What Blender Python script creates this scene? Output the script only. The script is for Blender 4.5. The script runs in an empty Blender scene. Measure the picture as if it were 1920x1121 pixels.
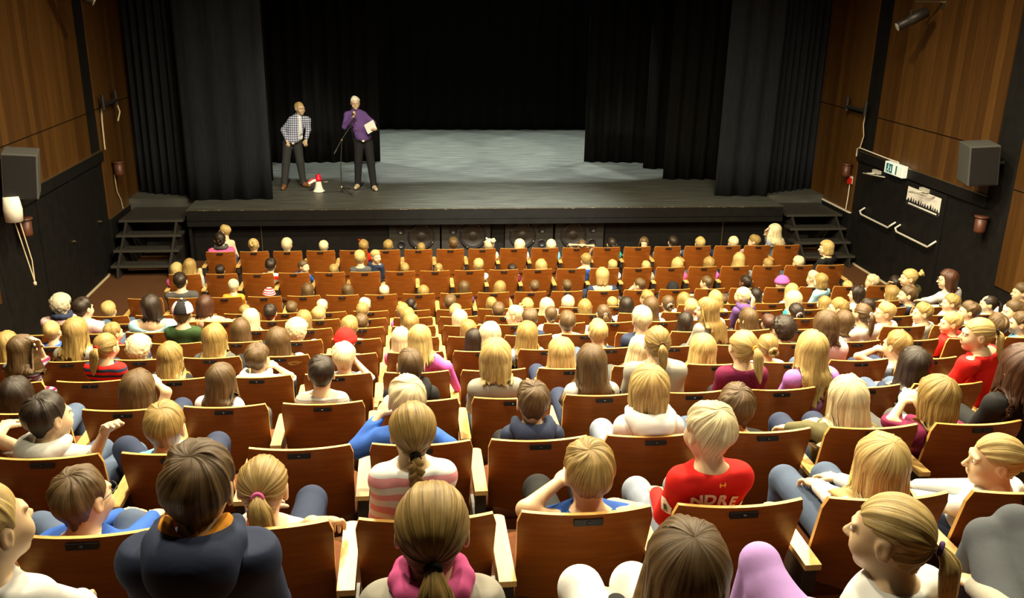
import bpy, math, random, time
import numpy as np
T00 = time.time()
C = bpy.context.scene.collection
PI = math.pi
sc = bpy.context.scene

# ------------------------------------------------------------------ camera
FPX, CX, CY, CAMZ = 1692.0, 960.0, 560.0, 4.8
YAW, PITCH, ROLL = 0.12, 0.3275, -0.0202
def cam_axes():
    cy, sy = math.cos(YAW), math.sin(YAW); cp, sp = math.cos(PITCH), math.sin(PITCH)
    cr, sr = math.cos(ROLL), math.sin(ROLL)
    fwd = np.array([sy*cp, cy*cp, -sp]); right = np.array([cy, -sy, 0.0]); down = np.cross(fwd, right)
    return cr*right + sr*down, -sr*right + cr*down, fwd
AX = cam_axes()
MV = np.stack(AX)
from mathutils import Matrix, Vector
cam = bpy.data.cameras.new('camera'); cam_o = bpy.data.objects.new('camera', cam); C.objects.link(cam_o)
r_, d_, f_ = AX
cam_o.matrix_world = Matrix(((r_[0], -d_[0], -f_[0], 0), (r_[1], -d_[1], -f_[1], 0), (r_[2], -d_[2], -f_[2], CAMZ), (0, 0, 0, 1)))
cam.sensor_fit = 'HORIZONTAL'; cam.sensor_width = 36.0
cam.lens = 36.0*FPX/1920.0
cam.shift_y = (CY - 560.5)/1920.0
cam.clip_start = 0.05; cam.clip_end = 100
sc.camera = cam_o

# ------------------------------------------------------------------ light
sc.view_settings.view_transform = 'Standard'; sc.view_settings.look = 'None'
sc.view_settings.gamma = 1.0; sc.view_settings.exposure = 0.0; sc.view_settings.use_curve_mapping = False
sc.cycles.use_denoising = True
sc.cycles.max_bounces = 5; sc.cycles.diffuse_bounces = 3; sc.cycles.glossy_bounces = 3
sc.cycles.sample_clamp_indirect = 4.0
w = bpy.data.worlds.new('hall_air'); sc.world = w; w.use_nodes = True
w.node_tree.nodes['Background'].inputs[0].default_value = (1.0, 0.85, 0.6, 1)
w.node_tree.nodes['Background'].inputs[1].default_value = 0.02
def area(name, loc, size, power, col, aim=None, spread=PI):
    l = bpy.data.lights.new(name, 'AREA'); l.shape = 'DISK'; l.size = size; l.energy = power; l.color = col; l.spread = spread
    o = bpy.data.objects.new(name, l); C.objects.link(o); o.location = loc
    if aim is not None:
        o.rotation_euler = (Vector(aim) - Vector(loc)).to_track_quat('-Z', 'Y').to_euler()
    return o
def spot(name, loc, aim, power, col, angle, blend=0.4, rad=0.15):
    l = bpy.data.lights.new(name, 'SPOT'); l.energy = power; l.color = col; l.spot_size = angle; l.spot_blend = blend; l.shadow_soft_size = rad
    o = bpy.data.objects.new(name, l); C.objects.link(o); o.location = loc
    o.rotation_euler = (Vector(aim) - Vector(loc)).to_track_quat('-Z', 'Y').to_euler()
    return o
WARM = (1.0, 0.845, 0.55)
# house lights in the auditorium ceiling
for x in (-1.0, 1.64, 4.3):
    for y, p in ((5.6, 400), (8.2, 480), (11.0, 330)):
        area('ceiling_light', (x, y, 7.3), 0.4, p, WARM, None, 2.6)
for x in (-.6, 2.6):
    area('ceiling_light', (x, 2.4, 7.0), 0.4, 75, WARM, None, 2.6)
# stage work lights above the rear and the front of the stage
for x in (-2.0, -.1, 1.8, 3.7, 5.6):
    spot('stage_light', (x, 22.4, 6.4), (x, 22.5, 1.0), 1650, (0.93, 1.0, 0.90), 1.27, 0.12, 0.12)
for x, y in ((-2.0, 20.25), (4.9, 20.1)):
    spot('stage_light', (x, y, 6.4), (x, y, 1.0), 1500, (0.93, 1.0, 0.90), 0.44, 0.25, 0.12)
spot('stage_light', (-1.2, 12.0, 7.0), (-1.5, 18.3, 1.9), 1500, (1.0, 0.93, 0.72), 0.50, 0.8, 0.2)
spot('stage_light', (1.9, 13.0, 7.2), (1.9, 16.3, 1.0), 8000, (0.98, 1.0, 0.88), 0.74, 1.0, 0.2)

# ------------------------------------------------------------------ materials
def srgb(r, g, b):
    f = lambda v: (v/255/12.92 if v/255 <= 0.04045 else ((v/255+0.055)/1.055)**2.4)
    return (f(r), f(g), f(b), 1.0)
MATS = {}
def base_mat(name, col, rough=0.6, spec=0.4, metal=0.0, **kw):
    if name in MATS: return MATS[name]
    m = bpy.data.materials.new(name); m.use_nodes = True
    b = m.node_tree.nodes['Principled BSDF']
    b.inputs['Base Color'].default_value = col if len(col) == 4 else (*col, 1)
    b.inputs['Roughness'].default_value = rough; b.inputs['Specular IOR Level'].default_value = spec; b.inputs['Metallic'].default_value = metal
    for k, v in kw.items(): b.inputs[k.replace('_', ' ')].default_value = v
    MATS[name] = m
    return m
def N(m, t, **kw):
    n = m.node_tree.nodes.new(t)
    for k, v in kw.items(): setattr(n, k, v)
    return n
def L(m, a, b): m.node_tree.links.new(a, b)
def bsdf(m): return m.node_tree.nodes['Principled BSDF']
def ramp(m, stops):
    n = N(m, 'ShaderNodeValToRGB')
    e = n.color_ramp.elements
    while len(e) < len(stops): e.new(0.5)
    for i, (p, c) in enumerate(stops): e[i].position = p; e[i].color = c if len(c) == 4 else (*c, 1)
    return n
def coords(m, kind='Object', scale=(1, 1, 1)):
    t = N(m, 'ShaderNodeTexCoord'); mp = N(m, 'ShaderNodeMapping'); mp.inputs['Scale'].default_value = scale
    L(m, t.outputs[kind], mp.inputs['Vector']); return mp.outputs['Vector']
def noise(m, vec, scale, detail=4, rough=0.55):
    n = N(m, 'ShaderNodeTexNoise'); n.inputs['Scale'].default_value = scale; n.inputs['Detail'].default_value = detail; n.inputs['Roughness'].default_value = rough
    L(m, vec, n.inputs['Vector']); return n.outputs['Fac']
def noisy(name, c0, c1, scale, stretch=(1, 1, 1), rough=0.6, spec=0.4, bump=0.0, kind='Object', p0=0.3, p1=0.7, **kw):
    if name in MATS: return MATS[name]
    m = base_mat(name, c0, rough, spec, **kw)
    v = coords(m, kind, stretch); f = noise(m, v, scale)
    r = ramp(m, [(p0, c0), (p1, c1)]); L(m, f, r.inputs[0]); L(m, r.outputs[0], bsdf(m).inputs['Base Color'])
    if bump:
        bn = N(m, 'ShaderNodeBump'); bn.inputs['Strength'].default_value = bump; bn.inputs['Distance'].default_value = 0.01
        L(m, f, bn.inputs['Height']); L(m, bn.outputs['Normal'], bsdf(m).inputs['Normal'])
    return m
def lin(*c): return (*c, 1.0)
M_ply = noisy('seat_plywood', lin(.23, .062, .008), lin(.32, .094, .013), 7, (1, 1, 9), 0.36, 0.45)
M_plyedge = noisy('plywood_edge', lin(.50, .28, .07), lin(.62, .37, .10), 12, (1, 1, 1), 0.45)
M_arm = noisy('armrest_beech', lin(.48, .29, .09), lin(.62, .40, .14), 10, (6, 1, 1), 0.35, 0.5)
M_plate = base_mat('black_plastic', lin(.012, .012, .013), 0.4)
M_metal = base_mat('black_steel', lin(.02, .018, .016), 0.45, 0.5)
M_brass = base_mat('worn_steel', lin(.35, .27, .16), 0.35, 0.5, 0.9)
M_seat = noisy('seat_cloth', lin(.09, .03, .012), lin(.13, .045, .018), 60, rough=0.9, spec=0.1)
M_black = noisy('black_paint', lin(.0055, .0053, .005), lin(.009, .0085, .008), 6, rough=0.6, spec=0.2)
M_drape = noisy('black_drape', lin(.0125, .0145, .019), lin(.018, .0205, .0255), 30, (1, 1, .1), rough=0.95, spec=0.05)
M_leg = noisy('deep_black_drape', lin(.006, .006, .006), lin(.009, .009, .009), 30, (1, 1, .1), rough=0.95, spec=0.03)
M_carpet = noisy('brown_carpet', lin(.07, .03, .013), lin(.11, .05, .022), 45, rough=0.95, spec=0.05, bump=.3)
M_white = base_mat('white_paint', lin(.75, .7, .6), 0.5)
M_cord = base_mat('pale_cord', lin(.6, .5, .33), 0.6)
M_chrome = base_mat('brushed_steel', lin(.72, .70, .62), 0.5, 0.5, .35)
M_copper = base_mat('copper_paint', lin(.085, .026, .013), 0.45, 0.5)
M_red = base_mat('red_plastic', lin(.55, .015, .01), 0.35)
M_redm = base_mat('megaphone_red', lin(.6, .01, .03), 0.35)
M_grey = noisy('speaker_grey', lin(.045, .045, .042), lin(.06, .06, .055), 60, rough=0.75)
M_skin = noisy('skin', lin(.55, .38, .23), lin(.63, .45, .28), 14, rough=0.5, spec=0.35)
M_skind = base_mat('dark_skin', lin(.16, .075, .04), 0.5)
M_eye = base_mat('eye_white', lin(.8, .78, .72), 0.3)
M_iris = base_mat('iris_dark', lin(.03, .03, .035), 0.2)
M_lip = base_mat('lip', lin(.5, .18, .14), 0.5)
M_paper = base_mat('paper', lin(.8, .77, .72), 0.7)

# stage floor: black paint worn to grey along the boards
M_stage = base_mat('stage_floor', lin(.05, .05, .05), 0.42, 0.5)
v = coords(M_stage, 'Object', (.25, 3.0, 1)); f1 = noise(M_stage, v, 5, 6, .65)
r1 = ramp(M_stage, [(.3, lin(.045, .047, .043)), (.62, lin(.085, .09, .08)), (.78, lin(.16, .165, .14))]); L(M_stage, f1, r1.inputs[0])
L(M_stage, r1.outputs[0], bsdf(M_stage).inputs['Base Color'])
rr = ramp(M_stage, [(.3, lin(.36, .36, .36)), (.75, lin(.58, .58, .58))]); L(M_stage, f1, rr.inputs[0]); L(M_stage, rr.outputs[0], bsdf(M_stage).inputs['Roughness'])
# worn stage nosing: black with chipped pale spots
M_nose = base_mat('worn_nosing', lin(.03, .03, .03), 0.5)
v = coords(M_nose, 'Object', (2.2, 30, 30)); f1 = noise(M_nose, v, 4.0, 5, .75)
r1 = ramp(M_nose, [(.60, lin(.05, .045, .035)), (.65, lin(.6, .5, .3))]); L(M_nose, f1, r1.inputs[0]); L(M_nose, r1.outputs[0], bsdf(M_nose).inputs['Base Color'])
# veneered wall planks running upright
M_wood = base_mat('wall_veneer', lin(.12, .045, .008), 0.42, 0.4)
tc = N(M_wood, 'ShaderNodeTexCoord'); sp = N(M_wood, 'ShaderNodeSeparateXYZ'); L(M_wood, tc.outputs['Object'], sp.inputs[0])
mu = N(M_wood, 'ShaderNodeMath', operation='MULTIPLY'); mu.inputs[1].default_value = 1/0.19; L(M_wood, sp.outputs['Y'], mu.inputs[0])
fl = N(M_wood, 'ShaderNodeMath', operation='FLOOR'); L(M_wood, mu.outputs[0], fl.inputs[0])
wn = N(M_wood, 'ShaderNodeTexWhiteNoise', noise_dimensions='1D'); L(M_wood, fl.outputs[0], wn.inputs['W'])
gv = coords(M_wood, 'Object', (14, 14, .7)); gn = noise(M_wood, gv, 2.2, 7, .6)
mx = N(M_wood, 'ShaderNodeMath', operation='MULTIPLY_ADD'); mx.inputs[1].default_value = .40; L(M_wood, wn.outputs['Value'], mx.inputs[0])
m2 = N(M_wood, 'ShaderNodeMath', operation='MULTIPLY'); m2.inputs[1].default_value = .72; L(M_wood, gn, m2.inputs[0]); L(M_wood, m2.outputs[0], mx.inputs[2])
r1 = ramp(M_wood, [(.15, lin(.038, .015, .003)), (.5, lin(.068, .029, .0055)), (.85, lin(.115, .053, .011))]); L(M_wood, mx.outputs[0], r1.inputs[0])
fr = N(M_wood, 'ShaderNodeMath', operation='FRACT'); L(M_wood, mu.outputs[0], fr.inputs[0])
gt = N(M_wood, 'ShaderNodeMath', operation='GREATER_THAN'); gt.inputs[1].default_value = .04; L(M_wood, fr.outputs[0], gt.inputs[0])
mm = N(M_wood, 'ShaderNodeMix', data_type='RGBA'); L(M_wood, gt.outputs[0], mm.inputs['Factor']); mm.inputs['A'].default_value = lin(.05, .018, .003); L(M_wood, r1.outputs[0], mm.inputs['B'])
L(M_wood, mm.outputs['Result'], bsdf(M_wood).inputs['Base Color'])

HAIR = {'W': ((.32, .25, .12), (.80, .70, .46)), 'B': ((.17, .112, .036), (.64, .47, .180)), 'D': ((.085, .050, .013), (.42, .285, .088)),
        'N': ((.035, .019, .007), (.135, .080, .030)), 'K': ((.008, .005, .004), (.030, .018, .010)), 'R': ((.025, .009, .005), (.085, .032, .014)),
        'G': ((.22, .19, .12), (.62, .56, .42)), 'H': ((.55, .50, .40), (.85, .80, .68))}
HNAME = {'W': 'pale blond', 'B': 'blond', 'D': 'dark blond', 'N': 'brown', 'K': 'dark', 'R': 'auburn', 'G': 'grey blond', 'H': 'white'}
def hair_mat(c):
    n = 'hair_' + HNAME[c].replace(' ', '_')
    if n in MATS: return MATS[n]
    a, b = HAIR[c]
    m = base_mat(n, lin(*b), 0.42, 0.35)
    t = N(m, 'ShaderNodeTexCoord'); mp = N(m, 'ShaderNodeMapping'); mp.inputs['Scale'].default_value = (64, 1.6, 1)
    L(m, t.outputs['UV'], mp.inputs['Vector']); f = noise(m, mp.outputs['Vector'], 1.0, 7, .72)
    r = ramp(m, [(.36, lin(*a)), (.64, lin(*b))]); L(m, f, r.inputs[0]); L(m, r.outputs[0], bsdf(m).inputs['Base Color'])
    bn = N(m, 'ShaderNodeBump'); bn.inputs['Strength'].default_value = .5; bn.inputs['Distance'].default_value = .006
    L(m, f, bn.inputs['Height']); L(m, bn.outputs['Normal'], bsdf(m).inputs['Normal'])
    return m
CLOTH = {'rose': (.70, .30, .34), 'white': (.70, .72, .73), 'cream': (.74, .62, .42), 'grey': (.30, .29, .25), 'ltgrey': (.44, .45, .43), 'dkgrey': (.07, .07, .07), 'black': (.014, .014, .015),
         'navy': (.026, .036, .075), 'denim': (.07, .10, .17), 'blue': (.03, .10, .42), 'ltblue': (.16, .44, .72), 'paleblue': (.34, .60, .72), 'slate': (.22, .26, .34),
         'red': (.58, .015, .012), 'pink': (.62, .10, .30), 'palepink': (.70, .48, .50), 'magenta': (.62, .12, .50), 'purple': (.115, .06, .20), 'lilac': (.36, .16, .52), 'maroon': (.14, .012, .05),
         'green': (.03, .06, .02), 'teal': (.02, .38, .36), 'mint': (.30, .62, .48), 'orange': (.72, .30, .03), 'olive': (.12, .11, .05), 'brown': (.10, .045, .02), 'peach': (.55, .33, .2), 'palelilac': (.40, .25, .60)}
CNAME = {'ltgrey': 'light grey', 'dkgrey': 'dark grey', 'ltblue': 'bright blue', 'paleblue': 'pale blue', 'slate': 'grey-blue', 'palepink': 'pale pink', 'navy': 'navy', 'palelilac': 'pale lilac'}
def cloth_mat(n):
    if 'cloth_'+n in MATS: return MATS['cloth_'+n]
    if '/' in n:            # stripes: a/b/width in cm
        a, b, wd = n.split('/'); m = base_mat('cloth_'+n, lin(*CLOTH[a]), 0.85, 0.15)
        t = N(m, 'ShaderNodeTexCoord'); s = N(m, 'ShaderNodeSeparateXYZ'); L(m, t.outputs['Object'], s.inputs[0])
        u = N(m, 'ShaderNodeMath', operation='MULTIPLY'); u.inputs[1].default_value = 100/float(wd); L(m, s.outputs['Z'], u.inputs[0])
        nz = noise(m, t.outputs['Object'], 5, 2); ad = N(m, 'ShaderNodeMath', operation='MULTIPLY_ADD'); ad.inputs[1].default_value = .5; L(m, nz, ad.inputs[0]); L(m, u.outputs[0], ad.inputs[2])
        fr = N(m, 'ShaderNodeMath', operation='FRACT'); L(m, ad.outputs[0], fr.inputs[0])
        g = N(m, 'ShaderNodeMath', operation='GREATER_THAN'); g.inputs[1].default_value = .5; L(m, fr.outputs[0], g.inputs[0])
        mxx = N(m, 'ShaderNodeMix', data_type='RGBA'); L(m, g.outputs[0], mxx.inputs['Factor'])
        mxx.inputs['A'].default_value = lin(*CLOTH[a]); mxx.inputs['B'].default_value = lin(*CLOTH[b]); L(m, mxx.outputs['Result'], bsdf(m).inputs['Base Color'])
        return m
    c = CLOTH[n]
    return noisy('cloth_'+n, lin(*[x*.88 for x in c]), lin(*c), 9, rough=0.85, spec=0.15, bump=.25)

# ------------------------------------------------------------------ mesh helpers
def mesh_np(name, V, F, mats=(), mi=None, uv=None, smooth=True):
    me = bpy.data.meshes.new(name)
    V = np.asarray(V, np.float32); F = np.asarray(F, np.int32)
    me.vertices.add(len(V)); me.vertices.foreach_set('co', V.ravel())
    k = F.shape[1]
    me.loops.add(F.size); me.loops.foreach_set('vertex_index', F.ravel())
    me.polygons.add(len(F)); me.polygons.foreach_set('loop_start', np.arange(0, F.size, k, dtype=np.int32))
    if mi is not None: me.polygons.foreach_set('material_index', np.asarray(mi, np.int32))
    if uv is not None:
        l = me.uv_layers.new(name='UVMap'); l.data.foreach_set('uv', np.asarray(uv, np.float32)[F.ravel()].ravel())
    for m in mats: me.materials.append(m)
    me.update(calc_edges=True); me.validate()
    me.polygons.foreach_set('use_smooth', np.full(len(me.polygons), smooth))
    return me
class MB:
    """collects simple shapes (polygons of any size) for ONE mesh"""
    def __init__(s): s.v = []; s.f = []; s.m = []; s.sm = []
    def add(s, vs, fs, mi=0, smooth=False):
        n = len(s.v); s.v += [tuple(map(float, p)) for p in vs]; s.f += [tuple(i+n for i in f) for f in fs]; s.m += [mi]*len(fs); s.sm += [smooth]*len(fs); return s
    def box(s, a, b, mi=0):
        x0, y0, z0 = a; x1, y1, z1 = b
        return s.add([(x0, y0, z0), (x1, y0, z0), (x1, y1, z0), (x0, y1, z0), (x0, y0, z1), (x1, y0, z1), (x1, y1, z1), (x0, y1, z1)],
                     [(0, 3, 2, 1), (4, 5, 6, 7), (0, 1, 5, 4), (1, 2, 6, 5), (2, 3, 7, 6), (3, 0, 4, 7)], mi)
    def tube(s, pts, r, n=10, mi=0, cap=True):
        pts = [np.array(p, float) for p in pts]; rs = r if hasattr(r, '__len__') else [r]*len(pts)
        vs = []; fs = []; up = None
        for i, p in enumerate(pts):
            t = pts[min(i+1, len(pts)-1)] - pts[max(i-1, 0)]; t /= np.linalg.norm(t) + 1e-12
            if up is None: up = np.array([0, 0, 1.]) if abs(t[2]) < .9 else np.array([1., 0, 0])
            a = np.cross(t, up); a /= np.linalg.norm(a) + 1e-12; b = np.cross(t, a); up = np.cross(a, t)
            for k in range(n):
                q = 2*PI*k/n; vs.append(p + rs[i]*(math.cos(q)*a + math.sin(q)*b))
        for i in range(len(pts)-1):
            for k in range(n): fs.append((i*n+k, i*n+(k+1) % n, (i+1)*n+(k+1) % n, (i+1)*n+k))
        s.add(vs, fs, mi, True)
        if cap: s.add(vs[:n], [tuple(range(n))], mi); s.add(vs[-n:], [tuple(range(n-1, -1, -1))], mi)
        return s
    def lathe(s, prof, c=(0, 0, 0), axis='z', n=24, mi=0):
        vs = []; fs = []
        for (r, h) in prof:
            for k in range(n):
                q = 2*PI*k/n; x, y = r*math.cos(q), r*math.sin(q)
                p = {'z': (x, y, h), 'y': (x, h, y), 'x': (h, x, y)}[axis]; vs.append([p[i]+c[i] for i in range(3)])
        for i in range(len(prof)-1):
            for k in range(n): fs.append((i*n+k, i*n+(k+1) % n, (i+1)*n+(k+1) % n, (i+1)*n+k))
        return s.add(vs, fs, mi, True)
    def mesh(s, name, *mats):
        me = bpy.data.meshes.new(name); me.from_pydata(s.v, [], s.f)
        for m in mats: me.materials.append(m)
        me.polygons.foreach_set('material_index', s.m); me.polygons.foreach_set('use_smooth', s.sm)
        me.validate(); me.update(); return me
    def obj(s, name, mats, parent=None, loc=None):
        return link(name, s.mesh(name, *(mats if isinstance(mats, (list, tuple)) else (mats,))), parent, loc)
def link(name, me, parent=None, loc=None):
    o = bpy.data.objects.new(name, me); C.objects.link(o)
    if parent is not None: o.parent = parent
    if loc is not None: o.location = loc
    return o
def bevel(o, wd=.006, seg=2):
    m = o.modifiers.new('bevel', 'BEVEL'); m.width = wd; m.segments = seg; m.limit_method = 'ANGLE'; m.angle_limit = .7
    return o
def tag(o, label, cat, group=None):
    o['label'] = label; o['category'] = cat
    if group: o['group'] = group
    return o
def thing(name, label, cat, loc=(0, 0, 0), group=None, rz=0):
    o = bpy.data.objects.new(name, None); C.objects.link(o); o.location = loc; o.rotation_euler = (0, 0, rz); o.empty_display_size = .1
    return tag(o, label, cat, group)
def struct(o): o['kind'] = 'structure'; return o
ORD = ['first', 'second', 'third', 'fourth', 'fifth', 'sixth', 'seventh', 'eighth', 'ninth', 'tenth', 'eleventh', 'twelfth', 'thirteenth', 'fourteenth', 'fifteenth', 'sixteenth', 'seventeenth', 'eighteenth', 'nineteenth', 'twentieth', 'twenty-first', 'twenty-second', 'twenty-third']

# ------------------------------------------------------------------ image <-> place
def ray(x, y): return MV.T @ np.array([(x-CX)/FPX, (y-CY)/FPX, 1.0])
O_ = np.array([0, 0, CAMZ])
def on_y(x, y, Y): d = ray(x, y); return O_ + d*(Y/d[1])
def on_x(x, y, X): d = ray(x, y); return O_ + d*(X/d[0])
def on_z(x, y, Z): d = ray(x, y); return O_ + d*((Z-CAMZ)/d[2])
def depth(P): return float(AX[2] @ (np.asarray(P) - O_))
def to_px(P): c = MV @ (np.asarray(P, float) - O_); return CX + FPX*c[0]/c[2], CY + FPX*c[1]/c[2]
ROWY = {1: 14.05, 2: 12.87, 3: 11.80}; FLOOR = {1: 0.0, 2: 0.0, 3: 0.0}
for r in range(4, 14):
    ROWY[r] = 2.5 + (12-r)*1.035; FLOOR[r] = .123 + (r-4)*.2781
XL, XR = -5.2, 8.475
XC = (XL+XR)/2

# ------------------------------------------------------------------ setting
def build_setting():
    # floor: flat front area and the raked tiers, one stepped mesh
    b = MB(); b.box((XL, 11.55, -.2), (XR, 18.6, 0))
    for r in range(4, 14):
        y1 = ROWY[r] + .78; y0 = ROWY[r] - .255
        if r == 13: y0 -= 2.2
        b.box((XL, y0, -.2), (XR, y1, FLOOR[r]))
    struct(b.obj('floor', M_carpet))
    # side walls
    for side, X, s in (('left', XL, -1), ('right', XR, 1)):
        b = MB()
        t = lambda y0, y1, z0, z1, mi, d=0.0: b.box((X - s*d if s > 0 else X - .15, y0, z0), (X + .15 if s > 0 else X + d, y1, z1), mi)
        t(-1.5, 27, -.2, 7.6, 1)
        t(16.1, 18.3, .92, 2.78, 0, .02); t(16.1, 18.3, 2.80, 7.5, 0, .02)
        t(12.15, 15.6, 2.1, 2.77, 0, .02); t(12.15, 15.6, 2.79, 7.5, 0, .02)
        t(7.9, 11.6, .9, 2.3, 0, .02); t(7.9, 11.6, 2.32, 7.5, 0, .02)
        t(4.0, 7.5, 2.0, 7.5, 0, .02); t(0, 3.6, 3.0, 7.5, 0, .02)
        struct(b.obj('wall_'+side, (M_wood, M_black)))
    b = MB(); b.box((XL, 27.0, -.2), (XR, 27.2, 7.6)); struct(b.obj('wall_back', M_black))
    b = MB(); b.box((XL, -1.5, 7.6), (XR, 27.2, 7.7)); struct(b.obj('ceiling', M_black))
    n = 0
    for side, X, s in (('left', XL, 1), ('right', XR, -1)):
        # black band over the doors with a thin worn rail on it, pale sill under the front panel
        for (y0, y1, z0, z1, d, m) in ((12.1, 16.1, 1.93, 2.1, .05, M_black), (12.1, 16.05, 2.1, 2.112, .055, M_brass), (16.1, 18.2, .90, .925, .05, M_white if side == 'right' else M_brass), (16.1, 18.3, .0, .9, .04, M_black)):
            n += 1; bb = MB(); xa, xb = sorted((X, X + s*d)); bb.box((xa, y0, z0), (xb, y1, z1)); struct(bb.obj('trim_%d' % n, m))
        # floor edge strip
        n += 1; bb = MB(); xa, xb = sorted((X, X + s*.05)); bb.box((xa, 11.6, 0), (xb, 15.7, .03)); struct(bb.obj('trim_%d' % n, M_cord))
        # dark parapet by the wall beside the raked rows
        n += 1; bb = MB(); xa, xb = sorted((X, X + s*1.15)); bb.box((xa, 9.9, 0), (xb, 10.0, .95)); bb.box((xa, 9.0, 0), (xb, 9.95, .9)); struct(bb.obj('trim_%d' % n, M_black))
    # doors
    k = 0
    for side, X, s in (('right', XR, -1), ('left', XL, 1)):
        for (y0, y1) in ((14.37, 15.62), (13.10, 14.34)):
            k += 1; bb = MB(); xa, xb = sorted((X, X + s*.03)); bb.box((xa, y0, 0.02), (xb, y1, 1.9)); d = struct(bb.obj('door_%d' % k, M_black))
            if side == 'right':
                xx = X + s*.12; q = MB(); ya, yb = y0+.08, y1-.06
                q.tube([(X+s*.03, ya, 1.13), (xx, ya, 1.07), (xx, ya+.06, 1.02), (xx, yb-.06, 1.02), (xx, yb, 1.07), (X+s*.03, yb, 1.13)], .018, 10)
                q.obj('push_bar', M_chrome, d)
                q = MB(); ym = y1-.25 if k == 1 else y1 - .55
                q.box((min(X+s*.03, X+s*.10), ym-.2, 1.83), (max(X+s*.03, X+s*.10), ym, 1.89)); q.tube([(X+s*.1, ym-.1, 1.83), (X+s*.28, ym-.02, 1.82), (X+s*.06, ym-.4, 1.82)], .012, 8)
                q.obj('door_closer', M_chrome, d)
            else:
                q = MB(); q.tube([(X+s*.03, y1-.1, 1.0), (X+s*.07, y1-.1, 1.0)], .02, 10); q.obj('door_knob', M_brass, d)
build_setting()

# ------------------------------------------------------------------ stage
def build_stage():
    x0, x1, ye = -3.93, 7.2, 16.32
    b = MB(); b.box((XL, 17.3, .0), (XR, 27, .996)); b.box((x0, ye+.03, .82), (x1, 17.5, 1.0)); struct(b.obj('trim_20', M_stage)).name = 'floor_stage'
    b = MB(); b.box((x0, ye, .80), (x1, ye+.03, .985)); b.box((x0, ye+.06, .0), (x0+.05, 17.3, .8)); b.box((x1-.05, ye+.06, 0), (x1, 17.3, .8)); b.box((x0, ye-.015, .70), (x1, ye+.03, .79))
    struct(b.obj('trim_21', M_black))
    b = MB(); b.box((x0, ye-.006, .985), (x1, ye+.035, 1.003)); struct(b.obj('trim_22', M_nose))
    b = MB()
    xs = [x0+.06]
    for p in (492, 572, 728): xs.append(on_y(p, 440, ye+.2)[0])
    b.box((x0+.06, ye+.2, 0), (xs[-1], ye+.26, .71)); xe = on_y(1134, 440, ye+.2)[0]; b.box((xe, ye+.2, 0), (x1-.06, ye+.26, .71))
    for xx in (xs[1], xs[2], on_y(640, 440, ye+.2)[0], on_y(1240, 440, ye+.2)[0], on_y(1352, 440, ye+.2)[0]): b.box((xx-.012, ye+.19, .02), (xx+.012, ye+.2, .7))
    a, c = on_y(921, 440, ye+.2)[0], on_y(946, 440, ye+.2)[0]; b.box((a+.01, ye+.2, 0), (c-.01, ye+.26, .71))
    struct(b.obj('trim_23', M_black))
    for p in (491, 1353):
        xx = on_y(p, 450, ye+.17)[0]; q = MB(); q.box((xx-.008, ye+.175, .12), (xx+.008, ye+.188, .66))
        struct(q.obj('trim_24' if p < 900 else 'trim_25', M_brass))
    # subwoofers built into the stage front
    subs = ((728, 826, 790, 752), (827, 921, 887, 850), (946, 1038, 980, 1016), (1040, 1133, 1075, 1111))
    names = ('leftmost', 'second from left', 'third from left', 'rightmost')
    for i, (pa, pb, pc, pp) in enumerate(subs):
        g = lambda p: on_y(p, 440, ye+.16)[0]
        t = thing('subwoofer', 'black subwoofer under the stage edge, %s of the four round-coned speakers' % names[i], 'speaker', (0, 0, 0), 'subwoofers in the stage front')
        t.location = (g((pa+pb)/2), ye+.2, 0); ox = t.location.x
        q = MB(); q.box((g(pa)-ox+.012, -.03, .02), (g(pb)-ox-.012, .35, .70)); q.obj('cabinet', M_grey2, t)
        cx = g(pc)-ox; rz = .42
        q = MB(); q.lathe([(.255, -.031), (.255, -.045), (.23, -.05), (.205, -.04)], (cx, 0, rz), 'y', 40); q.obj('rim', M_plate, t)
        q = MB(); q.lathe([(.21, -.042), (.195, -.05), (.18, -.04), (.10, -.031), (.085, -.031), (.07, -.04), (.03, -.05), (.0, -.052)], (cx, 0, rz), 'y', 40); q.obj('cone', M_cone, t)
        q = MB()
        for a in range(4):
            qa = PI/4 + a*PI/2 + .3; q.lathe([(.012, -.045), (.012, -.056), (0, -.058)], (cx+.238*math.cos(qa), 0, rz+.238*math.sin(qa)), 'y', 8)
        q.obj('bolt', M_brass, t)
        for zz in (.54, .27):
            q = MB(); q.lathe([(.075, -.031), (.075, -.04), (.06, -.042), (.055, -.032), (0, -.0315)], (g(pp)-ox, 0, zz), 'y', 24); q.obj('port', M_plate, t)
    # stairs at both ends
    for nm, xa, xb in (('left', XL+.12, x0-.05), ('right', x1+.05, XR-.1)):
        t = thing('stage_stairs', 'black open steps leading up to the stage at its %s end' % nm, 'stairs', ((xa+xb)/2, 16.4, 0), 'stage stairs'); hw = (xb-xa)/2
        zz = (.84, .63, .42, .21)
        for i, z in enumerate(zz):
            yf = 16.25 - .24*i; yb = yf + (.3 if i else 1.1)
            q = MB(); q.box((-hw, yf-16.4, z-.035), (hw, yb-16.4, z)); q.obj('tread', M_black2, t)
            q = MB(); q.box((-hw, yf-16.405, z-.036), (hw, yf-16.38, z+.003)); q.obj('nosing', M_nose2, t)
        for xx in (-hw+.12, hw-.12):
            q = MB(); q.add([(xx-.02, -.95, 0), (xx+.02, -.95, 0), (xx+.02, .9, 0), (xx-.02, .9, 0), (xx-.02, -.15, .8), (xx+.02, -.15, .8), (xx+.02, .9, .8), (xx-.02, .9, .8), (xx-.02, -.9, .18), (xx+.02, -.9, .18)],
                            [(0, 3, 7, 4, 8), (1, 9, 5, 6, 2), (0, 8, 9, 1), (8, 4, 5, 9), (4, 7, 6, 5), (7, 3, 2, 6), (0, 1, 2, 3)]); q.obj('stringer', M_metal, t)
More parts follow.
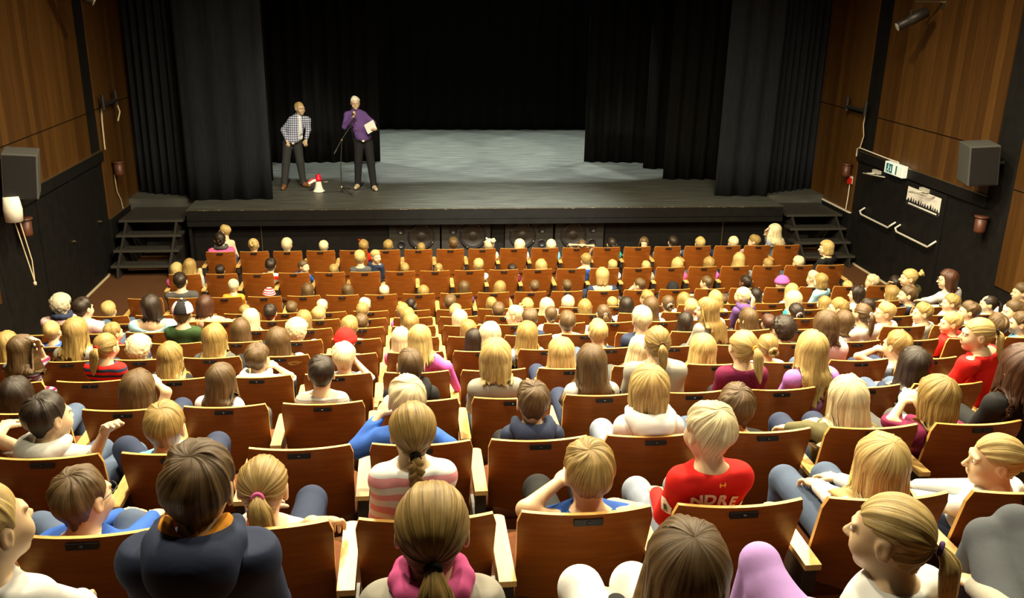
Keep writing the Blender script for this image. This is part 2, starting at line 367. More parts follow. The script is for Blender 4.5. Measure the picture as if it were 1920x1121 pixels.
M_grey2 = noisy('sub_cabinet', lin(.014, .012, .010), lin(.022, .019, .015), 40, rough=0.7)
M_cone = base_mat('sub_cone', lin(.018, .014, .011), 0.5)
M_black2 = noisy('step_paint', lin(.018, .017, .016), lin(.04, .037, .032), 14, (1, 4, 1), rough=0.45)
M_nose2 = base_mat('step_nosing', lin(.05, .047, .04), 0.4)
build_stage()

def curtain(name, path, z0, z1, amp, wave, label, mat, seed=0, flare=.0):
    rnd = random.Random(seed); path = [np.array(p, float) for p in path]
    seg = [np.linalg.norm(path[i+1]-path[i]) for i in range(len(path)-1)]; Lt = sum(seg); n = max(12, int(Lt/wave*8))
    cum = np.concatenate([[0], np.cumsum(seg)]); ph = 0; V = []; prev = None
    nz = 9; st = []
    for i in range(n+1):
        s = Lt*i/n; j = min(len(seg)-1, int(np.searchsorted(cum, s, side='right')-1)); u = (s-cum[j])/seg[j]
        p = path[j]*(1-u)+path[j+1]*u; t = (path[j+1]-path[j])/seg[j]; nn = np.array([-t[1], t[0]])
        ph += 2*PI*(Lt/n)/wave*(0.75+.5*rnd.random()); st.append((p, nn, amp*(.7+.6*rnd.random()), ph))
    th = .012
    for side in (0, 1):
        for (p, nn, a, q) in st:
            for k in range(nz):
                h = k/(nz-1); wv = a*(1.1-.35*h)*math.sin(q + .25*math.sin(3*h+q*.1)) + flare*(1-h)
                x, y = p + nn*(wv + (th if side else 0)); V.append((x, y, z0+(z1-z0)*h))
    F = []; m = (n+1)*nz
    for i in range(n):
        for k in range(nz-1):
            a = i*nz+k; F.append((a, a+nz, a+nz+1, a+1)); F.append((m+a, m+a+1, m+a+nz+1, m+a+nz))
        F.append((i*nz, m+i*nz, m+(i+1)*nz, (i+1)*nz))
    for k in range(nz-1):
        F.append((k, k+1, m+k+1, m+k)); a = n*nz+k; F.append((a, m+a, m+a+1, a+1))
    return tag(link(name, mesh_np(name, V, F, (mat,))), label, 'curtain')
def build_curtains():
    curtain('stage_curtain', [(XL+.06, 17.95), (-4.75, 17.75), (-3.9, 17.45)], 1.02, 7.2, .085, .17, 'black pleated stage curtain bunched against the left wood wall', M_drape, 1)
    curtain('stage_curtain', [(-4.05, 17.12), (-2.52, 17.18)], 1.005, 7.2, .03, .42, 'black flat hanging stage curtain left of the two men', M_drape, 2)
    curtain('stage_curtain', [(6.13, 17.22), (7.2, 17.2)], 1.005, 7.2, .035, .42, 'black flat hanging stage curtain at the right end of the stage opening', M_drape, 3)
    curtain('stage_curtain', [(7.15, 17.45), (7.9, 17.75), (XR-.06, 17.98)], 1.0, 7.2, .085, .17, 'black pleated stage curtain bunched against the right wood wall', M_drape, 4)
    curtain('stage_drape', [(-4.6, 20.9), (-.6, 21.1)], 1.002, 7.2, .05, .3, 'black side drape hanging on the stage behind the two men', M_leg, 5)
    curtain('stage_drape', [(4.2, 21.05), (5.7, 20.9)], 1.002, 7.2, .05, .3, 'black side drape bordering the lit rear stage floor on the right', M_leg, 6)
    curtain('stage_drape', [(5.42, 20.2), (6.9, 20.1)], 1.002, 7.2, .05, .3, 'black side drape in the middle of the three right wings', M_leg, 7)
    curtain('stage_drape', [(5.55, 18.95), (7.4, 18.9)], 1.002, 7.2, .05, .3, 'black side drape nearest the front in the right wings', M_leg, 8)
    curtain('stage_drape', [(-4.8, 18.9), (-2.75, 19.0)], 1.002, 7.2, .05, .3, 'black side drape in the left wing beside the man in plaid', M_leg, 9)
    curtain('stage_backdrop', [(-4.5, 26.4), (2.0, 26.3), (8, 26.4)], 1.002, 7.2, .05, .5, 'black backdrop curtain across the rear of the stage', M_leg, 10)
build_curtains()

# ------------------------------------------------------------------ wall fittings
def build_fittings():
    # exit sign over the right doors
    t = thing('exit_sign', 'white and teal emergency exit sign with running figure above the right doors', 'sign', (XR-.09, 14.6, 2.03))
    q = MB(); q.box((-.05, -.30, -.10), (.05, .30, .10)); bevel(q.obj('housing', base_mat('sign_white', lin(.8, .85, .78), .4, Emission_Color=lin(.75, .95, .9), Emission_Strength=.25), t), .01)
    q = MB(); X = -.052
    q.box((X, .02, -.075), (-.05, .24, .075)); q.box((X, -.115, -.075), (-.05, -.075, .075)); q.obj('panel', base_mat('sign_teal', lin(.01, .16, .17), .4), t)
    q = MB(); X = -.054   # running figure, arrow, doorway
    q.lathe([(.016, X), (0, X-.001)], (0, .155, .05), 'x', 12)
    for a, c, wd in (((.15, .03), (.165, -.02), .018), ((.165, -.02), (.20, -.03), .012), ((.20, -.03), (.205, -.065), .012), ((.165, -.02), (.13, -.065), .014), ((.15, .025), (.19, .02), .01), ((.15, .025), (.12, 0), .01)):
        a = np.array(a); c = np.array(c); d = c-a; d = d/np.linalg.norm(d)*wd/2; nrm = np.array([-d[1], d[0]])
        q.add([(X, *(a+nrm)), (X, *(a-nrm)), (X, *(c-nrm)), (X, *(c+nrm))], [(0, 1, 2, 3)])
    q.box((X, .075, -.02), (-.05, .09, .05)); q.add([(X, .0825, -.055), (X, .06, -.015), (X, .105, -.015)], [(0, 1, 2)]); q.box((X, -.02, -.065), (-.05, .055-.03, .065))
    q.obj('pictogram', base_mat('sign_pale', lin(.8, .9, .85), .4, Emission_Color=lin(.8, 1, .95), Emission_Strength=.3), t)
    # white cable along the band
    q = MB(); X = XR-.06
    q.tube([(X, 16.1, 2.0), (X, 16.1, 2.14), (X, 16.03, 2.17), (X, 15.5, 2.16), (X, 15.0, 2.15), (X, 14.62, 2.15), (X, 14.6, 2.137)], .012, 8); tag(q.obj('cable', M_white), 'white cable clipped along the black band above the right doors to the exit sign', 'cable')
    q = MB(); q.tube([(X, 16.2, 1.46), (X, 16.2, 1.2), (X, 16.22, .95)], .01, 8); tag(q.obj('cable', M_white), 'thin white cable dropping from the red call point on the right wall', 'cable')
    t = thing('fire_call_point', 'small red fire call point on white plate by the right doors', 'alarm', (XR-.03, 16.22, 1.52))
    q = MB(); q.box((-.02, -.06, -.07), (.0, .09, .075)); q.obj('back_plate', M_white, t); q = MB(); q.box((-.06, -.07, -.07), (-.02, .05, .05)); bevel(q.obj('housing', M_red, t))
    # poster on the right door
    t = thing('poster', 'white poster with a row of small black figures on the black right door', 'poster', (XR-.035, 13.72, 1.66))
    q = MB(); q.box((-.004, -.5, -.12), (0, .5, .16)); q.obj('sheet', M_paper, t)
    q = MB(); rnd = random.Random(4); q.box((-.006, -.5, -.155), (-.003, .5, -.07))
    y = -.47
    while y < .47:
        wd = .02+.02*rnd.random(); h = .035+.05*rnd.random(); q.add([(-.0055, y, -.072), (-.0055, y+wd*2, -.072), (-.0055, y+wd*1.5, -.05+h*.4), (-.0055, y+wd, -.06+h), (-.0055, y+wd*.5, -.05+h*.3)], [(0, 1, 2, 3, 4)]); y += wd*2+.012
    q.obj('black_figures', base_mat('print_black', lin(.015, .018, .02), .6), t)
    q = MB(); q.box((-.0075, -.44, -.125), (-.006, .42, -.10)); q.obj('white_line', M_paper, t)
    q = MB(); q.box((-.0055, -.40, .085), (-.004, .36, .092)); q.box((-.0055, -.38, .06), (-.004, .30, .066)); q.obj('faint_print', base_mat('print_grey', lin(.5, .48, .44), .7), t)
    # loudspeakers on the walls
    for nm, X, s, y, z in (('right', XR, -1, 12.0, 2.62), ('left', XL, 1, 11.95, 2.52)):
        t = thing('wall_speaker', 'dark grey box loudspeaker mounted on the %s wood wall' % nm, 'speaker', (X+s*.36, y, z), 'wall speakers'); t.rotation_euler = (0, .10*s, s*.30)
        q = MB(); q.box((-.2, -.30, -.28), (.2, .26, .28)); bevel(q.obj('cabinet', M_grey, t), .012)
        q = MB(); q.box((-.18 , -.312, -.26), (.18, -.30, .26)); q.obj('grille', M_plate, t)
        q = MB(); q.box((-.05-s*.2, -.06, -.06), (.05-s*.2, .06, .06)); q.tube([(0, 0, 0), (-s*.34, 0, -.02)], .03, 10); q.obj('bracket', M_metal, t)
    # copper up/down wall lamps
    for nm, X, s, y in (('right wall beside the front doors', XR, -1, 16.25), ('right wall below the loudspeaker', XR, -1, 12.0), ('left wall beside the front doors', XL, 1, 16.55), ('left wall below the loudspeaker', XL, 1, 12.35)):
        t = thing('wall_lamp', 'unlit copper cylinder wall lamp on the %s' % nm, 'lamp', (X+s*.14, y, 1.72), 'copper wall lamps')
        q = MB(); q.lathe([(.0, -.13), (.075, -.13), (.08, -.1), (.08, .09), (.0, .10)], n=24); q.obj('shade', M_copper, t)
        q = MB(); q.lathe([(.10, .098), (.10, .115), (0, .118)], n=24); q.obj('cap', M_copper, t)
        q = MB(); q.tube([(0, .02, .08), (-s*.13, .1, .08)], .018, 8); q.obj('arm', M_brass, t)
    # stage spot on a wall bracket
    for nm, X, s, y in (('right', XR, -1, 14.1), ('left', XL, 1, 14.45)):
        t = thing('spotlight', 'black theatre spotlight on a pipe bracket high on the %s wall' % nm, 'spotlight', (X+s*.45, y, 4.62 if s < 0 else 4.78), 'wall spotlights')
        q = MB(); q.tube([(-s*.44, 0, .16), (s*.05, .0, .16)], .022, 10); q.box((-s*.44-.02, -.08, .06), (-s*.44+.02, .08, .26)); q.obj('bracket', M_brass, t)
        q = MB(); q.tube([(0, 0, .16), (0, 0, .02)], .012, 8); q.tube([(-.09, 0, -.07), (-.09, 0, .03), (.09, 0, .03), (.09, 0, -.07)], .01, 8); q.obj('yoke', M_metal, t)
        q = MB(); d = np.array([s*.55, .1, -.32]); d /= np.linalg.norm(d); p0 = np.array([0, 0, -.08])
        q.tube([p0-d*.2, p0-d*.18, p0+d*.1, p0+d*.11, p0+d*.3], [.06, .085, .085, .07, .075], 18); q.obj('body', M_metal, t)
        q = MB(); e = p0+d*.305; q.tube([e-d*.006, e], [.066, .066], 18); q.obj('lens', M_chrome, t)
    # H shaped ladder-end brackets
    for nm, X, s, y in (('left', XL, 1, 16.55), ('right', XR, -1, 16.25)):
        t = thing('barrier_hook', 'black two-pronged hook bracket on the %s wall near the stage' % nm, 'bracket', (X+s*.12, y, 2.86), 'wall hook brackets')
        q = MB(); q.tube([(0, -.36, 0), (0, .36, 0)], .035, 8); q.obj('crossbar', M_metal, t)
        for yy in (-.36, .36):
            q = MB(); q.tube([(0, yy, -.08), (0, yy, .17)], .035, 8); q.obj('prong', M_metal, t)
        q = MB(); q.tube([(0, -.2, 0), (-s*.12, -.2, 0)], .03, 8); q.obj('wall_stub', M_metal, t)
    q = MB(); X = XL+.05; q.tube([(X, 16.3, 2.8), (X, 16.25, 2.6), (X, 16.22, 2.2), (X, 16.22, 2.1)], .014, 8); tag(q.obj('cable', M_cord), 'pale cable hanging down from the left hook bracket', 'cable')
    q = MB(); q.tube([(X+.07, 16.92, 2.815), (X+.1, 16.95, 2.65), (X+.08, 16.85, 2.5)], .014, 8); tag(q.obj('cable', M_cord), 'short pale loose cable end under the right prong of the left bracket', 'cable')
    q = MB(); q.tube([(X, 16.55, 1.6), (X, 16.58, 1.3), (X, 16.75, 1.1), (X, 16.8, .93)], .008, 8); tag(q.obj('cable', M_cord), 'thin cable running down the wood panel below the left copper lamp', 'cable')
    q = MB(); X = XR-.05; q.tube([(X, 16.0, 2.9), (X, 16.02, 2.6), (X, 15.95, 2.4), (X, 16.03, 2.15)], .010, 8); tag(q.obj('cable', M_cord), 'pale thin cable down the black post below the right bracket', 'cable')
    # white hanging bundle with two pull cords under the left speaker
    t = thing('pull_cord', 'white cloth bundle with two long pull cords under the left loudspeaker', 'cord', (XL+.32, 11.62, 2.12))
    q = MB(); q.lathe([(.0, .16), (.09, .16), (.11, .0), (.10, -.15), (0, -.16)], n=20); q.obj('bundle', M_white, t)
    q = MB(); q.tube([(-.02, .04, -.15), (.06, .16, -1.0)], .008, 6); q.tube([(.06, .0, -.15), (.075, .14, -.7), (.06, .16, -1.0)], .008, 6); q.lathe([(0, -.03), (.02, -.02), (.02, .02), (0, .03)], (.06, .16, -1.02), n=10); q.obj('cord', M_cord, t)
build_fittings()

# ------------------------------------------------------------------ chairs
def chair_meshes():
    def panel(n=14, m=12):
        V = []; F = []; mi = []; rc = .014
        for side in (0, 1):
            for j in range(m+1):
                for i in range(n+1):
                    u = -1+2*i/n; h = j/m; z = .30+.55*h; hw = .213+.016*h
                    # rounded upper corners
                    x = u*hw; top = .85-z
                    if top < rc: x = u*(hw-(rc-math.sqrt(max(0, rc*rc-(rc-top)**2))))
                    y = (.85-z)*.285 + .034*u*u + (.016 if side else 0); V.append((x, y, z))
        s = (m+1)*(n+1); g = lambda sd, j, i: sd*s+j*(n+1)+i
        for j in range(m):
            for i in range(n):
                F.append((g(0, j, i), g(0, j, i+1), g(0, j+1, i+1), g(0, j+1, i))); mi.append(0)
                F.append((g(1, j, i), g(1, j+1, i), g(1, j+1, i+1), g(1, j, i+1))); mi.append(0)
            F.append((g(0, j, 0), g(0, j+1, 0), g(1, j+1, 0), g(1, j, 0))); mi.append(1)
            F.append((g(0, j, n), g(1, j, n), g(1, j+1, n), g(0, j+1, n))); mi.append(1)
        for i in range(n):
            F.append((g(0, m, i), g(0, m, i+1), g(1, m, i+1), g(1, m, i))); mi.append(1)
            F.append((g(0, 0, i), g(1, 0, i), g(1, 0, i+1), g(0, 0, i+1))); mi.append(1)
        return mesh_np('backrest', V, F, (M_ply, M_plyedge), mi, smooth=False)
    b = MB(); z = .822; b.box((-.048, -.004, z-.011), (.048, .0085, z+.011)); b.tube([(-.005, -.006, z), (.005, -.006, z)], .006, 6)
    plate = b.mesh('label_plate', M_plate)
    b = MB(); P = []
    for k in range(13):
        q = PI*k/12; P.append((.029*math.cos(q), .37+.02*math.sin(q)))
    P = [(.029, -.015)] + P + [(-.029, -.015)]; n = len(P)
    b.add([(x, y, .622) for x, y in P] + [(x, y, .60) for x, y in P], [tuple(range(n)), tuple(range(2*n-1, n-1, -1))] + [(i, n+i, n+(i+1) % n, (i+1) % n) for i in range(n)])
    arm = b.mesh('armrest', M_arm)
    b = MB(); b.box((-.02, .06, 0), (.02, .12, .60)); b.box((-.022, .0, .50), (.022, .30, .60)); b.box((-.03, .0, 0), (.03, .34, .02)); b.box((-.026, .1, .36), (.026, .3, .42))
    ped = b.mesh('pedestal', M_metal)
    b = MB()
    x0, x1, y0, y1 = -.225, .225, .13, .55
    ring = []
    for cx, cy, a0 in ((x1-.05, y1-.05, 0), (x0+.05, y1-.05, 90), (x0+.05, y0+.05, 180), (x1-.05, y0+.05, 270)):
        for k in range(5): q = math.radians(a0+22.5*k); ring.append((cx+.05*math.cos(q), cy+.05*math.sin(q)))
    n = len(ring); mx = (x0+x1)/2; my = (y0+y1)/2
    lev = [(.96, .375), (1, .385), (1, .425), (.97, .442), (.85, .452), (.4, .447)]
    vs = [(mx+(x-mx)*k, my+(y-my)*k, z) for k, z in lev for x, y in ring]
    b.add(vs, [tuple(range(n-1, -1, -1))] + [(j*n+i, j*n+(i+1) % n, (j+1)*n+(i+1) % n, (j+1)*n+i) for j in range(5) for i in range(n)] + [tuple(5*n+i for i in range(n))], 0, True)
    cush = b.mesh('seat', M_seat)
    return dict(backrest=panel(), label_plate=plate, armrest=arm, pedestal=ped, seat=cush)
CM = chair_meshes()
SEATS = {}
def row_centres(r):
    if r == 1: return [-2.935+.5164*k for k in range(19)]
    if r == 2: return [-3.22+.516*k for k in range(20)]
    if r == 3: return [-3.495+.5184*k for k in range(21)]
    out = []
    for k in range(-7, 14):
        x = .0425+.525*k; y = ROWY[r]; zt = FLOOR[r]+.8
        if -45 < to_px((x, y, zt))[0] < 1985: out.append(x)
    return out
def row_name(r): return 'front row' if r == 1 else ORD[r-1] + ' row'
def build_chairs():
    for r in range(1, 14):
        cs = row_centres(r); SEATS[r] = cs
        for i, x in enumerate(cs):
            lab = 'brown plywood theatre seat, %s from left in the %s from the stage' % (ORD[i], row_name(r))
            t = thing('theatre_seat', lab, 'seat', (x, ROWY[r], FLOOR[r]), 'theatre seats in the ' + row_name(r))
            for nm in ('backrest', 'seat', 'label_plate'): link(nm, CM[nm], t)
            hp = (cs[1]-cs[0])/2
            for s in ((-hp,) if i < len(cs)-1 else (-hp, hp)):
                link('armrest', CM['armrest'], t, (s, 0, 0)); link('pedestal', CM['pedestal'], t, (s, 0, 0))
build_chairs()
def worn_patch():
    P = on_y(551, 683, ROWY[8]); root = min((o for o in C.objects if o.name.startswith('theatre_seat') and abs(o.location.y-ROWY[8]) < .01), key=lambda o: abs(o.location.x-P[0]))
    x0 = P[0]-root.location.x; z0 = P[2]-FLOOR[8]; V = []; rnd = random.Random(2)
    for k in range(22):
        a = 2*PI*k/22; r = .8+.35*rnd.random(); x = max(-.2, min(.2, x0+.055*r*math.cos(a))); z = min(.83, z0+.018*r*math.sin(a)); V.append((x, (.85-z)*.285+.034*(x/.22)**2-.0012, z))
    b = MB(); b.add(V+[(x, y+.002, z) for x, y, z in V], [tuple(range(22)), tuple(range(43, 21, -1))]+[(i, 22+i, 22+(i+1) % 22, (i+1) % 22) for i in range(22)])
    b.obj('worn_patch', M_plyedge, root)['label'] = 'pale patch where the veneer has torn off'
worn_patch()
# ------------------------------------------------------------------ bodies: one smooth surface from blended volumes
class Vol:
    """rounded cones and ellipsoids blended together, meshed as one closed surface"""
    def __init__(s): s.p = []
    def cap(s, a, b, ra, rb=None, k=.02, neg=False): s.p.append(('c', np.array(a, float), np.array(b, float), ra, ra if rb is None else rb, k, neg)); return s
    def ell(s, c, r, R=None, k=.02, neg=False): s.p.append(('e', np.array(c, float), np.array(r, float), R, None, k, neg)); return s
    def plane(s, p, n): s.p.append(('p', np.array(p, float), np.array(n, float)/np.linalg.norm(n), None, None, .008, True)); return s
    @staticmethod
    def dist(q, X, Y, Z):
        if q[0] == 'c':
            a, b, ra, rb = q[1:5]; ba = b-a; L2 = float(ba@ba)+1e-12
            px, py, pz = X-a[0], Y-a[1], Z-a[2]; h = np.clip((px*ba[0]+py*ba[1]+pz*ba[2])/L2, 0, 1)
            return np.sqrt((px-h*ba[0])**2+(py-h*ba[1])**2+(pz-h*ba[2])**2) - (ra+(rb-ra)*h)
        if q[0] == 'p':
            p, n = q[1], q[2]; return -((X-p[0])*n[0]+(Y-p[1])*n[1]+(Z-p[2])*n[2])
        c, r, R = q[1:4]; px, py, pz = X-c[0], Y-c[1], Z-c[2]
        if R is not None: px, py, pz = (R[0][i]*px+R[1][i]*py+R[2][i]*pz for i in range(3))
        k0 = np.sqrt((px/r[0])**2+(py/r[1])**2+(pz/r[2])**2)+1e-9; k1 = np.sqrt((px/r[0]**2)**2+(py/r[1]**2)**2+(pz/r[2]**2)**2)+1e-9
        return k0*(k0-1)/k1
    @staticmethod
    def smin(a, b, k): h = np.maximum(k-np.abs(a-b), 0)/k; return np.minimum(a, b)-h*h*k*.25
    def at(s, P):
        X, Y, Z = P[:, 0], P[:, 1], P[:, 2]; D = np.full(len(P), 1.0)
        for q in s.p:
            d = s.dist(q, X, Y, Z); D = -s.smin(-D, d, q[5]) if q[6] else s.smin(D, d, q[5])
        return D
    def bounds(s, pad=.03):
        lo = np.full(3, 9.); hi = np.full(3, -9.)
        for q in s.p:
            if q[6]: continue
            if q[0] == 'c':
                for a, r in ((q[1], q[3]), (q[2], q[4])): lo = np.minimum(lo, a-r); hi = np.maximum(hi, a+r)
            else: m = max(q[2]) if q[3] is not None else q[2]; lo = np.minimum(lo, q[1]-m); hi = np.maximum(hi, q[1]+m)
        return lo-pad, hi+pad
    def mesh(s, step, fine=()):
        """fine: list of (lo, hi, step) boxes where the grid is denser"""
        lo, hi = s.bounds(); ax = []
        for i in range(3):
            c = [lo[i]]
            while c[-1] < hi[i]:
                st = step
                for (a, b, f) in fine:
                    if a[i]-.01 <= c[-1] <= b[i]+.005: st = min(st, f)
                c.append(c[-1]+st)
            ax.append(np.array(c, np.float32))
        gx, gy, gz = ax; D = np.full((len(gx), len(gy), len(gz)), 1.0, np.float32)
        for q in s.p:
            if q[0] == 'p':
                X, Y, Z = gx[:, None, None], gy[None, :, None], gz[None, None, :]; D[:] = -s.smin(-D, s.dist(q, X, Y, Z).astype(np.float32), q[5]); continue
            pad = q[5]+2.2*step
            if q[0] == 'c': l = np.minimum(q[1]-q[3], q[2]-q[4])-pad; h = np.maximum(q[1]+q[3], q[2]+q[4])+pad
            else: m = np.full(3, max(q[2])) if q[3] is not None else q[2]; l = q[1]-m-pad; h = q[1]+m+pad
            sl = []
            for i in range(3):
                i0 = max(0, int(np.searchsorted(ax[i], l[i]))-1); i1 = min(len(ax[i]), int(np.searchsorted(ax[i], h[i]))+1); sl.append(slice(i0, i1))
            X, Y, Z = gx[sl[0]][:, None, None], gy[sl[1]][None, :, None], gz[sl[2]][None, None, :]
            d = s.dist(q, X, Y, Z).astype(np.float32); sub = D[sl[0], sl[1], sl[2]]
            D[sl[0], sl[1], sl[2]] = -s.smin(-sub, d, q[5]) if q[6] else s.smin(sub, d, q[5])
        return nets(D, ax)
def nets(D, ax):
    S = D < 0; n = D.shape; cn = tuple(k-1 for k in n)
    acc = np.zeros((4,)+cn, np.float32); edges = []
    for a in range(3):
        i0 = [slice(None)]*3; i1 = [slice(None)]*3; i0[a] = slice(0, -1); i1[a] = slice(1, None)
        A, B = D[tuple(i0)], D[tuple(i1)]; m = S[tuple(i0)] != S[tuple(i1)]
        I = np.argwhere(m); da, db = A[m], B[m]; t = da/(da-db)
        P = np.stack([ax[k][I[:, k]] for k in range(3)], 1); P[:, a] += t*(ax[a][I[:, a]+1]-ax[a][I[:, a]])
        o = [k for k in range(3) if k != a]; cells = []
        for du, dv in ((-1, -1), (0, -1), (0, 0), (-1, 0)):
            J = I.copy(); J[:, o[0]] += du; J[:, o[1]] += dv; cells.append(J)
        ok = np.ones(len(I), bool)
        for J in cells: ok &= np.all((J >= 0) & (J < np.array(cn)), 1)
        cells = [J[ok] for J in cells]; P = P[ok]; flip = S[tuple(i0)][m][ok]
        for J in cells:
            np.add.at(acc[0], (J[:, 0], J[:, 1], J[:, 2]), 1)
            for k in range(3): np.add.at(acc[k+1], (J[:, 0], J[:, 1], J[:, 2]), P[:, k])
        edges.append((a, cells, flip))
    used = acc[0] > 0; idx = np.full(cn, -1, np.int32); idx[used] = np.arange(int(used.sum()))
    V = np.stack([acc[k+1][used]/acc[0][used] for k in range(3)], 1); F = []
    for a, cells, flip in edges:
        q = np.stack([idx[J[:, 0], J[:, 1], J[:, 2]] for J in cells], 1)
        if a == 1: flip = ~flip
        q[~flip] = q[~flip][:, ::-1]; F.append(q)
    return V, np.concatenate(F)

def rot(yaw=0, pitch=0, roll=0):
    """head frame to body frame: yaw turns left, pitch looks down, roll leans to the right"""
    c, s = math.cos(yaw), math.sin(yaw); Rz = np.array([[c, -s, 0], [s, c, 0], [0, 0, 1]])
    c, s = math.cos(-pitch), math.sin(-pitch); Rx = np.array([[1, 0, 0], [0, c, -s], [0, s, c]])
    c, s = math.cos(roll), math.sin(roll); Ry = np.array([[c, 0, s], [0, 1, 0], [-s, 0, c]])
    return Rz@Rx@Ry
def add_head(v, h, R, s, face=True):
    T = lambda *p: h + R@(np.array(p)*s)
    RR = R
    E = lambda c, r, k=.02, neg=False: v.ell(T(*c), np.array(r)*s, RR, k*s, neg)
    Cp = lambda a, b, ra, rb, k=.012, neg=False: v.cap(T(*a), T(*b), ra*s, rb*s, k*s, neg)
    E((0, -.012, .022), (.072, .090, .083)); E((0, .026, -.038), (.055, .060, .068), .035); E((0, .064, -.088), (.022, .018, .016), .03)
    for q in (-1, 1):
        E((q*.032, .058, -.034), (.026, .024, .028), .03)
        if face: E((q*.030, .098, .006), (.018, .016, .012), .012, True)
        E((q*.074, -.012, -.008), (.009, .020, .031), .01)
        if face: E((q*.083, -.008, -.006), (.006, .010, .018), .006, True)
        if face: Cp((q*.012, .082, .022), (q*.042, .074, .020), .010, .008)
    if face:
        Cp((0, .086, .004), (0, .108, -.024), .007, .010, .012)
        for q in (-1, 1): E((q*.010, .097, -.027), (.008, .009, .007), .008)
        Cp((-.016, .089, -.051), (.016, .089, -.051), .006, .006, .008); Cp((-.013, .088, -.061), (.013, .088, -.061), .006, .006, .008)
        Cp((-.020, .099, -.056), (.020, .099, -.056), .004, .004, .003, True)
def add_hand(v, wr, d, n, s, side, curl=.5, spread=1.0):
    d = d/np.linalg.norm(d); n = n-d*(n@d); n /= np.linalg.norm(n)+1e-9; a = np.cross(d, n)*side
    R = np.stack([a, d, n], 1)
    v.ell(wr+d*.045*s, np.array([.036, .05, .016])*s, R, .012*s)
    for i, o in enumerate((-.029, -.010, .010, .028)):
        ln = (.050, .064, .068, .058)[i]*s; b = wr+d*.082*s+a*o*s*spread
        c1 = curl*(.9, 1.0, .95, .85)[i]; m = b+(d*math.cos(c1*.7)+n*math.sin(c1*.7))*ln*.55+a*o*.25*(spread-.6)*s; e = m+(d*math.cos(c1*1.6)+n*math.sin(c1*1.6))*ln*.5
        v.cap(b, m, .0095*s, .0085*s, .004*s); v.cap(m, e, .0085*s, .0072*s, .003*s)
    b = wr+d*.022*s+a*.028*s; m = b+(d*.6+a*.75+n*.2)*.036*s; e = m+(d*.85+a*.25+n*.3)*.032*s
    v.cap(b, m, .012*s, .010*s, .008*s); v.cap(m, e, .010*s, .0085*s, .003*s)

# ------------------------------------------------------------------ hair
HL = None
def skull_radius():
    global HL
    if HL is not None: return HL
    v = Vol(); add_head(v, np.zeros(3), np.eye(3), 1.0, False); v.p = [q for q in v.p if not (q[0] == 'e' and abs(q[1][0]) > .06)]
    v.cap((0, -.022, -.05), (0, -.03, -.18), .046, .05, .03)
    nt, npz = 60, 96; th = np.linspace(0, PI, nt); ph = np.linspace(0, 2*PI, npz, endpoint=False)
    d = np.stack([np.sin(th)[:, None]*np.cos(ph), np.sin(th)[:, None]*np.sin(ph), np.cos(th)[:, None]*np.ones(npz)], -1).reshape(-1, 3)
    c = np.array([0, -.012, .012]); t = np.full(len(d), .35)
    for _ in range(28): t -= v.at(c+d*t[:, None])*.9
    HL = (t.reshape(nt, npz), nt, npz, c); return HL
def skull_r(d):
    T, nt, npz, c = skull_radius()
    th = np.arccos(np.clip(d[..., 2], -1, 1))/PI*(nt-1); ph = (np.arctan2(d[..., 1], d[..., 0]) % (2*PI))/(2*PI)*npz
    i = np.clip(th.astype(int), 0, nt-2); j = ph.astype(int) % npz; u = th-i; w2 = ph-np.floor(ph); j2 = (j+1) % npz
    return (T[i, j]*(1-u)+T[i+1, j]*u)*(1-w2)+(T[i, j2]*(1-u)+T[i+1, j2]*u)*w2
def covered(d, low=0.0):
    """where hair grows: forehead line, over the ears, down to the nape"""
    az = np.abs(np.arctan2(d[..., 0], d[..., 1]))         # 0 front, pi back
    line = np.interp(az, [0, .55, .95, 1.25, 1.5, 1.72, 1.86, 2.15, 2.5, PI], [.50, .46, .22, -.12, .10, .06, -.44, -.70, -.78, -.80-low])
    return d[..., 2] > line
def smooth1(rng, n, m):
    """n periodic samples of a smooth random curve with m bumps"""
    k = rng.normal(0, 1, m); x = np.arange(n)/n*m; i = np.floor(x).astype(int) % m; u = x-np.floor(x); u = u*u*(3-2*u)
    return k[i]*(1-u)+k[(i+1) % m]*u
